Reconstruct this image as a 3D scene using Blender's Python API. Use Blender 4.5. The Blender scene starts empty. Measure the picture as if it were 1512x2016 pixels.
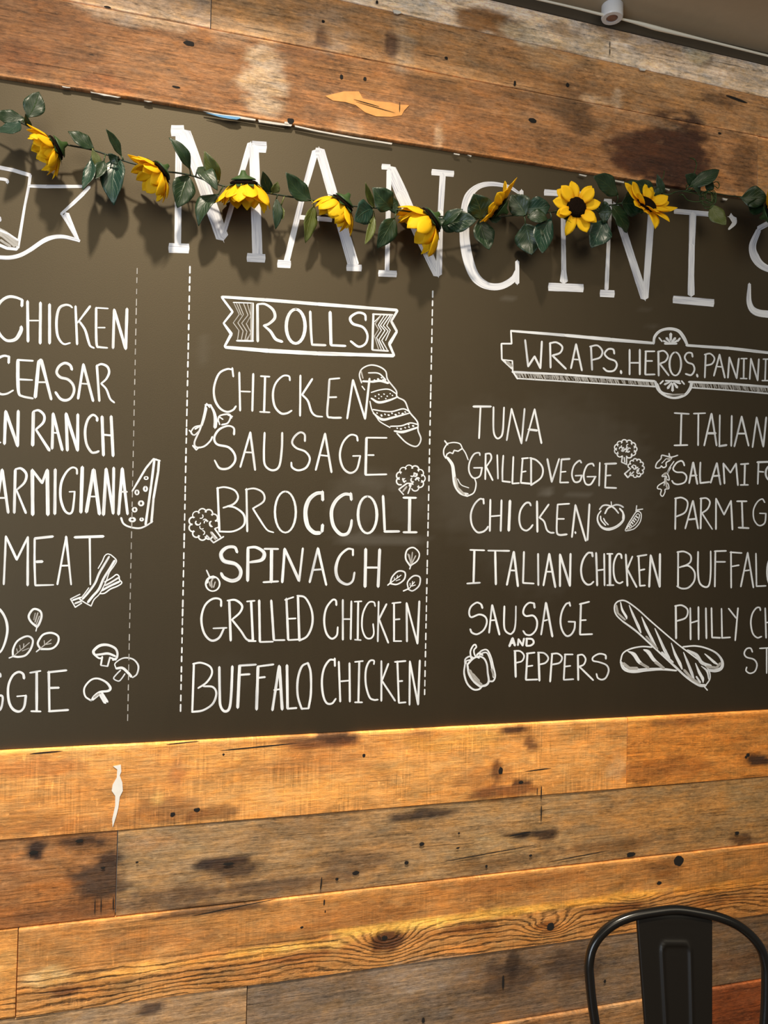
import bpy, bmesh, math, random
from mathutils import Vector, Matrix, noise
from math import sin, cos, pi, radians

# ------------------------------------------------------------------ camera, light, exposure
SC = bpy.context.scene
COL = SC.collection
random.seed(7)
F_PX = 1514.0                       # focal length in pixels of the 1512 x 2016 frame
DIST = 1.5                          # camera to plank wall, metres
EYE = Vector((0.0, -DIST, 1.5))     # plank faces lie on y = 0, x runs right, z up
YAW, PITCH, ROLL = radians(16.145), radians(1.2415), radians(1.2646)
FWD = Vector((sin(YAW) * cos(PITCH), cos(YAW) * cos(PITCH), sin(PITCH)))
_r0 = Vector((cos(YAW), -sin(YAW), 0)); _u0 = _r0.cross(FWD)
RGT = cos(ROLL) * _r0 + sin(ROLL) * _u0
UPV = -sin(ROLL) * _r0 + cos(ROLL) * _u0

cd = bpy.data.cameras.new('camera'); cam = bpy.data.objects.new('camera', cd); COL.objects.link(cam)
M = Matrix((RGT, UPV, -FWD)).transposed().to_4x4(); M.translation = EYE
cam.matrix_world = M
cd.sensor_fit = 'VERTICAL'; cd.sensor_height = 36.0; cd.sensor_width = 27.0
cd.lens = 36.0 * F_PX / 2016.0
cd.clip_start = 0.02
SC.camera = cam

SC.view_settings.view_transform = 'Standard'
SC.view_settings.look = 'None'
SC.view_settings.gamma = 1.0
SC.view_settings.use_curve_mapping = False
SC.view_settings.exposure = 0.0

W = bpy.data.worlds.new('world'); SC.world = W; W.use_nodes = True
W.node_tree.nodes['Background'].inputs[0].default_value = (0.95, 0.88, 0.78, 1)
W.node_tree.nodes['Background'].inputs[1].default_value = 0.13

def area(name, loc, target, sx, sy, power, color, spread=180):
    ld = bpy.data.lights.new(name, 'AREA'); ld.shape = 'RECTANGLE'; ld.size = sx; ld.size_y = sy
    ld.energy = power; ld.color = color; ld.spread = radians(spread)
    o = bpy.data.objects.new(name, ld); COL.objects.link(o); o.location = loc
    o.rotation_euler = (Vector(target) - Vector(loc)).to_track_quat('-Z', 'Y').to_euler()
    return o
kd = bpy.data.lights.new('ceiling_spot', 'SPOT'); kd.energy = 990; kd.color = (1.0, 0.87, 0.68)
kd.spot_size = radians(37); kd.spot_blend = 1.0; kd.shadow_soft_size = 0.12
KEY = bpy.data.objects.new('ceiling_spot', kd); COL.objects.link(KEY); KEY.location = (-0.35, -2.2, 4.8)
KEY.rotation_euler = (Vector((0.25, 0, 0.95)) - KEY.location).to_track_quat('-Z', 'Y').to_euler()
WIN = area('daylight_window', (-2.3, -2.9, 1.35), (0.3, 0, 1.7), 1.8, 1.7, 58, (0.80, 0.90, 1.0))
PAN = area('bright_upper_room', (0.6, -4.0, 3.6), (0.6, 0, 2.2), 4.4, 2.6, 72, (1.0, 0.87, 0.64))

def at(px, py, y=0.0):
    """point of the place on the plane at depth y seen at this spot of the photograph"""
    d = (px - 756) / F_PX * RGT - (py - 1008) / F_PX * UPV + FWD
    return EYE + d * ((y - EYE.y) / d.y)

# ------------------------------------------------------------------ helpers
def lin(c):
    return tuple(((v / 255 + 0.055) / 1.055) ** 2.4 if v > 10 else v / 255 / 12.92 for v in c)

def mesh_obj(name, verts, faces, mats, parent=None, midx=None, smooth=False):
    me = bpy.data.meshes.new(name); me.from_pydata([tuple(v) for v in verts], [], faces)
    if not isinstance(mats, (list, tuple)): mats = [mats]
    for m in mats: me.materials.append(m)
    if midx: me.polygons.foreach_set('material_index', midx)
    if smooth: me.polygons.foreach_set('use_smooth', [True] * len(me.polygons))
    me.update()
    o = bpy.data.objects.new(name, me); COL.objects.link(o)
    if parent: o.parent = parent
    return o

def thing(name, label, cat, loc=(0, 0, 0), group=None):
    o = bpy.data.objects.new(name, None); COL.objects.link(o); o.location = loc
    o.empty_display_size = 0.05
    tag(o, label, cat, group); return o
def tag(o, label, cat=None, group=None):
    o['label'] = label
    if cat: o['category'] = cat
    if group: o['group'] = group
    return o
def struct(o):
    o['kind'] = 'structure'; return o

def catmull(P, n=8):
    if len(P) < 3: return list(P)
    out = []
    Q = [2 * P[0] - P[1]] + list(P) + [2 * P[-1] - P[-2]]
    for i in range(1, len(Q) - 2):
        a, b, c, d = Q[i - 1], Q[i], Q[i + 1], Q[i + 2]
        for k in range(n):
            t = k / n
            out.append(0.5 * (2 * b + (c - a) * t + (2 * a - 5 * b + 4 * c - d) * t * t + (3 * b - 3 * c + d - a) * t ** 3))
    out.append(P[-1]); return out

def tube_geo(path, radius, seg=10, caps=True):
    """round tube along a list of Vectors; radius a number or a list"""
    V, Fc = [], []
    n = len(path)
    prev = None
    for i, p in enumerate(path):
        t = (path[min(i + 1, n - 1)] - path[max(i - 1, 0)]).normalized()
        if prev is None:
            a = Vector((0, 0, 1)) if abs(t.z) < 0.9 else Vector((1, 0, 0))
            u = t.cross(a).normalized()
        else:
            u = (prev - t * prev.dot(t)).normalized()
        prev = u; w = t.cross(u)
        r = radius[i] if isinstance(radius, (list, tuple)) else radius
        for k in range(seg):
            an = 2 * pi * k / seg
            V.append(p + r * (cos(an) * u + sin(an) * w))
    for i in range(n - 1):
        for k in range(seg):
            a = i * seg + k; b = i * seg + (k + 1) % seg
            Fc.append((a, b, b + seg, a + seg))
    if caps:
        Fc.append(tuple(range(seg))[::-1]); Fc.append(tuple(range((n - 1) * seg, n * seg)))
    return V, Fc

class MB:
    def __init__(s): s.v = []; s.f = []; s.m = []; s.uv = []
    def add(s, V, Fc, m=0):
        o = len(s.v); s.v += list(V); s.f += [tuple(i + o for i in f) for f in Fc]; s.m += [m] * len(Fc)
    def box(s, a, b, m=0):
        (x0, y0, z0), (x1, y1, z1) = a, b
        V = [(x0, y0, z0), (x1, y0, z0), (x1, y1, z0), (x0, y1, z0), (x0, y0, z1), (x1, y0, z1), (x1, y1, z1), (x0, y1, z1)]
        s.add([Vector(v) for v in V], [(0, 3, 2, 1), (4, 5, 6, 7), (0, 1, 5, 4), (1, 2, 6, 5), (2, 3, 7, 6), (3, 0, 4, 7)], m)
    def build(s, name, mats, parent=None, smooth=False):
        return mesh_obj(name, s.v, s.f, mats, parent, s.m, smooth)

# ------------------------------------------------------------------ materials
def mat(name):
    m = bpy.data.materials.new(name); m.use_nodes = True
    nt = m.node_tree; return m, nt, nt.nodes['Principled BSDF']
def N(nt, typ, **kw):
    n = nt.nodes.new(typ)
    for k, v in kw.items():
        if k.startswith('i_'):
            n.inputs[k[2:].replace('_', ' ')].default_value = v
        else: setattr(n, k, v)
    return n
def simple(name, col, rough=0.5, metal=0.0, spec=0.5, noise_amt=0.0, nscale=60.0, bump=0.0):
    m, nt, b = mat(name)
    b.inputs['Roughness'].default_value = rough; b.inputs['Metallic'].default_value = metal
    b.inputs['Specular IOR Level'].default_value = spec
    c = tuple(col) + (1,)
    if noise_amt or bump:
        tc = N(nt, 'ShaderNodeTexCoord'); nz = N(nt, 'ShaderNodeTexNoise', i_Scale=nscale, i_Detail=5.0)
        nt.links.new(tc.outputs['Object'], nz.inputs['Vector'])
        mx = N(nt, 'ShaderNodeMix', data_type='RGBA')
        mx.inputs[6].default_value = tuple(v * (1 - noise_amt) for v in col) + (1,)
        mx.inputs[7].default_value = tuple(min(1, v * (1 + noise_amt)) for v in col) + (1,)
        nt.links.new(nz.outputs['Fac'], mx.inputs[0]); nt.links.new(mx.outputs[2], b.inputs['Base Color'])
        if bump:
            bp = N(nt, 'ShaderNodeBump', i_Strength=bump, i_Distance=0.002)
            nt.links.new(nz.outputs['Fac'], bp.inputs['Height']); nt.links.new(bp.outputs[0], b.inputs['Normal'])
    else:
        b.inputs['Base Color'].default_value = c
    return m

def math_n(nt, op, a, b=None, clamp=False):
    n = N(nt, 'ShaderNodeMath', operation=op, use_clamp=clamp)
    for i, v in enumerate((a, b)):
        if v is None: continue
        if isinstance(v, (int, float)): n.inputs[i].default_value = v
        else: nt.links.new(v, n.inputs[i])
    return n.outputs[0]
def ramp(nt, fac, lo, hi, a=0.0, b=1.0):
    n = N(nt, 'ShaderNodeMapRange'); n.inputs[1].default_value = lo; n.inputs[2].default_value = hi
    n.inputs[3].default_value = a; n.inputs[4].default_value = b
    nt.links.new(fac, n.inputs[0]); return n.outputs[0]

def wood_material():
    m, nt, b = mat('reclaimed_wood')
    L = nt.links.new
    uv = N(nt, 'ShaderNodeUVMap', uv_map='grain')
    colr = N(nt, 'ShaderNodeAttribute', attribute_name='tone')
    aux = N(nt, 'ShaderNodeAttribute', attribute_name='figure')     # x: ring field, y: figured amount, z: saw marks
    sep = N(nt, 'ShaderNodeSeparateXYZ'); L(aux.outputs['Vector'], sep.inputs[0])
    def nz(sx, sy, detail, rough=0.6, dist=0.0):
        mp = N(nt, 'ShaderNodeMapping'); mp.inputs['Scale'].default_value = (sx, sy, 1)
        L(uv.outputs[0], mp.inputs[0])
        n = N(nt, 'ShaderNodeTexNoise', i_Scale=1.0, i_Detail=detail, i_Roughness=rough, i_Distortion=dist)
        L(mp.outputs[0], n.inputs['Vector']); return n.outputs['Fac']
    streak = nz(7, 150, 6, 0.65, 0.4)
    fine = nz(40, 420, 4, 0.7)
    blotch = nz(9, 22, 6, 0.68, 0.6)
    mott = nz(75, 170, 5, 0.75)
    saw = nz(260, 9, 3, 0.6)
    sawm = nz(14, 14, 3, 0.6)
    fleck = nz(45, 95, 3, 0.6)
    # brightness factor
    dash = nz(30, 230, 3, 0.6, 0.5)
    calm = math_n(nt, 'SUBTRACT', 1.0, math_n(nt, 'MULTIPLY', sep.outputs[2], 0.55))     # smoother where band-sawn
    vfl = nz(120, 34, 3, 0.55)
    f = math_n(nt, 'ADD', math_n(nt, 'ADD', math_n(nt, 'MULTIPLY', ramp(nt, streak, 0.28, 0.72, -0.38, 0.34), calm), 0.98), ramp(nt, blotch, 0.3, 0.7, -0.32, 0.30))
    f = math_n(nt, 'ADD', f, math_n(nt, 'MULTIPLY', ramp(nt, vfl, 0.64, 0.72, 0.0, 0.42), math_n(nt, 'MINIMUM', math_n(nt, 'MULTIPLY', sep.outputs[2], 2.0), 1.0)))
    f = math_n(nt, 'ADD', f, ramp(nt, fine, 0.3, 0.7, -0.16, 0.16))
    f = math_n(nt, 'ADD', f, math_n(nt, 'MULTIPLY', ramp(nt, mott, 0.28, 0.72, -0.44, 0.44), calm))
    f = math_n(nt, 'ADD', f, math_n(nt, 'MULTIPLY', ramp(nt, dash, 0.60, 0.72, 0.0, -0.45), calm))
    f = math_n(nt, 'ADD', f, ramp(nt, dash, 0.28, 0.40, 0.32, 0.0))
    sw = math_n(nt, 'MULTIPLY', ramp(nt, saw, 0.35, 0.65, -0.22, 0.26), math_n(nt, 'MULTIPLY', sep.outputs[2], ramp(nt, sawm, 0.42, 0.62)))
    f = math_n(nt, 'ADD', f, sw)
    # growth rings of the figured plank
    wob = nz(26, 60, 5, 0.65); wob2 = nz(7, 40, 3, 0.5); brk = nz(16, 70, 3, 0.6)
    field = math_n(nt, 'ADD', sep.outputs[0], math_n(nt, 'MULTIPLY', wob, 0.012))
    field = math_n(nt, 'ADD', field, math_n(nt, 'MULTIPLY', wob2, 0.022))
    ring = math_n(nt, 'SINE', math_n(nt, 'MULTIPLY', field, 2 * pi / 0.0120))
    amt = math_n(nt, 'MULTIPLY', sep.outputs[1], ramp(nt, brk, 0.36, 0.58, 0.30, 1.0))
    rg = math_n(nt, 'MULTIPLY', ramp(nt, ring, 0.1, 0.95, 0.22, -0.60), amt)
    f = math_n(nt, 'ADD', f, rg)
    cracks = nz(5, 260, 3, 0.5, 0.8)
    ck = ramp(nt, cracks, 0.69, 0.74, 1.0, 0.45)
    f = math_n(nt, 'MULTIPLY', f, ck)
    f = math_n(nt, 'MAXIMUM', f, 0.12)
    vm = N(nt, 'ShaderNodeVectorMath', operation='SCALE'); 
    hue = nz(22, 55, 5, 0.7, 0.5)
    hv = N(nt, 'ShaderNodeMix', data_type='RGBA'); L(ramp(nt, hue, 0.32, 0.68), hv.inputs[0])
    hv.inputs[6].default_value = (0.90, 1.02, 1.22, 1); hv.inputs[7].default_value = (1.08, 0.97, 0.74, 1)
    hm = N(nt, 'ShaderNodeVectorMath', operation='MULTIPLY'); L(colr.outputs['Color'], hm.inputs[0]); L(hv.outputs[2], hm.inputs[1])
    L(hm.outputs[0], vm.inputs[0]); L(f, vm.inputs['Scale'])
    # pale flecks
    mx = N(nt, 'ShaderNodeMix', data_type='RGBA'); L(math_n(nt, 'MULTIPLY', ramp(nt, fleck, 0.63, 0.72), 0.55), mx.inputs[0])
    L(vm.outputs[0], mx.inputs[6])
    v2 = N(nt, 'ShaderNodeVectorMath', operation='MULTIPLY_ADD'); L(colr.outputs['Color'], v2.inputs[0])
    v2.inputs[1].default_value = (1.5, 1.55, 1.6); v2.inputs[2].default_value = (0.05, 0.045, 0.03)
    L(v2.outputs[0], mx.inputs[7])
    L(mx.outputs[2], b.inputs['Base Color'])
    b.inputs['Roughness'].default_value = 0.62; b.inputs['Specular IOR Level'].default_value = 0.35
    h = math_n(nt, 'ADD', math_n(nt, 'ADD', streak, math_n(nt, 'MULTIPLY', fine, 0.4)), math_n(nt, 'MULTIPLY', mott, 0.6))
    h = math_n(nt, 'ADD', h, math_n(nt, 'MULTIPLY', ck, 1.2))
    h = math_n(nt, 'SUBTRACT', h, math_n(nt, 'MULTIPLY', math_n(nt, 'MULTIPLY', ramp(nt, ring, -0.1, 0.95), sep.outputs[1]), 0.8))
    bp = N(nt, 'ShaderNodeBump', i_Strength=0.8, i_Distance=0.0028); L(h, bp.inputs['Height']); L(bp.outputs[0], b.inputs['Normal'])
    return m

def board_material():
    m, nt, b = mat('chalkboard_paint')
    L = nt.links.new
    tc = N(nt, 'ShaderNodeTexCoord'); sm = N(nt, 'ShaderNodeAttribute', attribute_name='pale_marks')
    n1 = N(nt, 'ShaderNodeTexNoise', i_Scale=7.0, i_Detail=5.0); L(tc.outputs['Object'], n1.inputs['Vector'])
    n2 = N(nt, 'ShaderNodeTexNoise', i_Scale=420.0, i_Detail=2.0); L(tc.outputs['Object'], n2.inputs['Vector'])
    mp = N(nt, 'ShaderNodeMapping'); mp.inputs['Scale'].default_value = (30, 1, 4); L(tc.outputs['Object'], mp.inputs[0])
    n3 = N(nt, 'ShaderNodeTexNoise', i_Scale=2.0, i_Detail=4.0); L(mp.outputs[0], n3.inputs['Vector'])
    f = math_n(nt, 'ADD', ramp(nt, n1.outputs['Fac'], 0.3, 0.7, 0.88, 1.10), ramp(nt, n3.outputs['Fac'], 0.3, 0.7, -0.05, 0.05))
    vm = N(nt, 'ShaderNodeVectorMath', operation='SCALE'); vm.inputs[0].default_value = BOARD_COL; L(f, vm.inputs['Scale'])
    mx = N(nt, 'ShaderNodeMix', data_type='RGBA'); L(sm.outputs['Fac'], mx.inputs[0]); L(vm.outputs[0], mx.inputs[6])
    mx.inputs[7].default_value = (0.30, 0.29, 0.27, 1)
    L(mx.outputs[2], b.inputs['Base Color'])
    b.inputs['Roughness'].default_value = 0.52; b.inputs['Specular IOR Level'].default_value = 0.85; b.inputs['Specular Tint'].default_value = (1.0, 0.84, 0.58, 1)
    bp = N(nt, 'ShaderNodeBump', i_Strength=0.12, i_Distance=0.0008); L(n2.outputs['Fac'], bp.inputs['Height']); L(bp.outputs[0], b.inputs['Normal'])
    return m

def chalk_material(name, col, lowc, amount):
    m, nt, b = mat(name)
    L = nt.links.new
    uv = N(nt, 'ShaderNodeUVMap', uv_map='stroke')
    mp = N(nt, 'ShaderNodeMapping'); mp.inputs['Scale'].default_value = (1.6, 5.5, 1); L(uv.outputs[0], mp.inputs[0])
    n1 = N(nt, 'ShaderNodeTexNoise', i_Scale=1.0, i_Detail=5.0, i_Roughness=0.6); L(mp.outputs[0], n1.inputs['Vector'])
    n2 = N(nt, 'ShaderNodeTexNoise', i_Scale=0.9, i_Detail=3.0); L(uv.outputs[0], n2.inputs['Vector'])
    v = math_n(nt, 'ADD', n1.outputs['Fac'], math_n(nt, 'MULTIPLY', math_n(nt, 'SUBTRACT', n2.outputs['Fac'], 0.5), 0.8))
    mx = N(nt, 'ShaderNodeMix', data_type='RGBA')
    L(ramp(nt, v, 0.44, 0.72, 0.0, amount), mx.inputs[0])
    mx.inputs[6].default_value = col + (1,); mx.inputs[7].default_value = lowc + (1,)
    L(mx.outputs[2], b.inputs['Base Color'])
    b.inputs['Roughness'].default_value = 0.75; b.inputs['Specular IOR Level'].default_value = 0.25
    return m

def petal_material():
    m, nt, b = mat('yellow_silk_petal')
    L = nt.links.new
    at_ = N(nt, 'ShaderNodeAttribute', attribute_name='along')
    cr = N(nt, 'ShaderNodeValToRGB'); e = cr.color_ramp.elements
    e[0].position = 0.02; e[0].color = (0.86, 0.28, 0.002, 1); e[1].position = 0.45; e[1].color = (1.0, 0.66, 0.014, 1)
    L(at_.outputs['Fac'], cr.inputs[0]); L(cr.outputs[0], b.inputs['Base Color'])
    b.inputs['Roughness'].default_value = 0.6; b.inputs['Specular IOR Level'].default_value = 0.2
    tr = N(nt, 'ShaderNodeBsdfTranslucent'); L(cr.outputs[0], tr.inputs[0])
    ms = N(nt, 'ShaderNodeMixShader'); ms.inputs[0].default_value = 0.34
    out = nt.nodes['Material Output']
    L(b.outputs[0], ms.inputs[1]); L(tr.outputs[0], ms.inputs[2]); L(ms.outputs[0], out.inputs[0])
    return m

def leaf_material(name, col, vein, rough=0.40):
    m, nt, b = mat(name)
    L = nt.links.new
    uv = N(nt, 'ShaderNodeUVMap', uv_map='leaf')
    sp = N(nt, 'ShaderNodeSeparateXYZ'); L(uv.outputs[0], sp.inputs[0])
    across = math_n(nt, 'ABSOLUTE', math_n(nt, 'SUBTRACT', sp.outputs[1], 0.5))
    mid = ramp(nt, across, 0.0, 0.035, 1.0, 0.0)
    ph = math_n(nt, 'SUBTRACT', math_n(nt, 'MULTIPLY', sp.outputs[0], 42.0), math_n(nt, 'MULTIPLY', across, 34.0))
    side = ramp(nt, math_n(nt, 'SINE', ph), 0.78, 1.0, 0.0, 0.55)
    v = math_n(nt, 'MAXIMUM', mid, side)
    tc = N(nt, 'ShaderNodeTexCoord'); nz = N(nt, 'ShaderNodeTexNoise', i_Scale=45.0, i_Detail=3.0); L(tc.outputs['Object'], nz.inputs['Vector'])
    v = math_n(nt, 'MULTIPLY', v, ramp(nt, nz.outputs['Fac'], 0.35, 0.65, 0.25, 1.0))
    mx = N(nt, 'ShaderNodeMix', data_type='RGBA'); L(v, mx.inputs[0])
    mx.inputs[6].default_value = col + (1,); mx.inputs[7].default_value = vein + (1,)
    L(mx.outputs[2], b.inputs['Base Color'])
    b.inputs['Roughness'].default_value = rough; b.inputs['Specular IOR Level'].default_value = 0.5
    bp = N(nt, 'ShaderNodeBump', i_Strength=0.5, i_Distance=0.0015); L(v, bp.inputs['Height']); L(bp.outputs[0], b.inputs['Normal'])
    return m

BOARD_COL = (0.0150, 0.0100, 0.0056)
WOOD = wood_material()
BOARD = board_material()
CHALK = chalk_material('white_chalk_paint', (0.77, 0.80, 0.85), (0.36, 0.38, 0.43), 0.62)
FAINT = chalk_material('thin_chalk_paint', (0.42, 0.41, 0.40), (0.16, 0.15, 0.14), 0.8)
BRUSH = chalk_material('brushed_white_paint', (0.77, 0.79, 0.85), (0.34, 0.36, 0.46), 0.85)
PETAL = petal_material()
LEAFS = [leaf_material('dark_green_leaf', (0.012, 0.032, 0.012), (0.05, 0.085, 0.03)),
         leaf_material('blue_green_leaf', (0.012, 0.040, 0.026), (0.06, 0.11, 0.07), 0.34),
         leaf_material('olive_leaf_underside', (0.075, 0.095, 0.018), (0.17, 0.19, 0.05), 0.45)]
VINE = simple('green_stem', (0.016, 0.026, 0.010), 0.5)
DARKC = simple('dark_brown_flower_disc', (0.008, 0.004, 0.002), 0.9, spec=0.08, noise_amt=0.5, nscale=300, bump=0.8)
CALYX = simple('green_calyx', (0.03, 0.07, 0.015), 0.5)
HOLE = simple('dark_nail_hole', (0.006, 0.004, 0.003), 0.9)
PLASTER = simple('white_plaster', (0.62, 0.59, 0.55), 0.8, noise_amt=0.2, nscale=90)
RAW = simple('raw_splintered_wood', (0.82, 0.37, 0.10), 0.65, noise_amt=0.25, nscale=70, bump=0.3)
PAINTDRIP = simple('white_paint_drip', (0.78, 0.76, 0.72), 0.55, noise_amt=0.12, nscale=80)
CEIL = simple('taupe_ceiling_paint', (0.50, 0.415, 0.29), 0.30, spec=0.5, noise_amt=0.06, nscale=60)
STRIP = simple('dark_taupe_strip', (0.085, 0.068, 0.048), 0.5, noise_amt=0.08, nscale=40)
WHITEP = simple('white_plastic', (0.80, 0.82, 0.86), 0.35)
CORDM = simple('cream_cord_sheath', (0.88, 0.86, 0.76), 0.45)
LENS = simple('brown_lens', (0.22, 0.10, 0.065), 0.3)
TAPE = simple('blue_masking_tape', (0.10, 0.28, 0.52), 0.7, noise_amt=0.25, nscale=90)
METAL = simple('black_gloss_metal', (0.006, 0.0055, 0.005), 0.18, spec=0.6)
METALM = simple('black_satin_metal', (0.007, 0.0055, 0.004), 0.40, spec=0.35)
RUBBER = simple('black_rubber', (0.01, 0.01, 0.01), 0.8)
FLOORM = simple('floor_planks', (0.16, 0.10, 0.06), 0.5, noise_amt=0.3, nscale=6)

# ------------------------------------------------------------------ plank wall
X0, X1 = -1.1, 2.3
def zline(a, b):
    A, B = at(*a), at(*b); k = (B.z - A.z) / (B.x - A.x)
    return lambda x: A.z + k * (x - A.x)
JT = zline((1008, 8), (1512, 128)); J2 = zline((672, 0), (1512, 192)); J1 = zline((125, 0), (1512, 271))
BT = zline((0, 151), (1497, 395)); BB = zline((0, 1478), (1512, 1398))
K1 = zline((0, 1655), (1512, 1529.5)); K2 = zline((0, 1832), (1512, 1660)); K3 = zline((30, 2006), (1150, 1850))
K4 = zline((981, 2015), (1512, 1927))
def flat(z): return lambda x: z
K5, K6, K7 = flat(0.305), flat(0.15), flat(0.0)
def xat(px, py): return at(px, py).x

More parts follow.
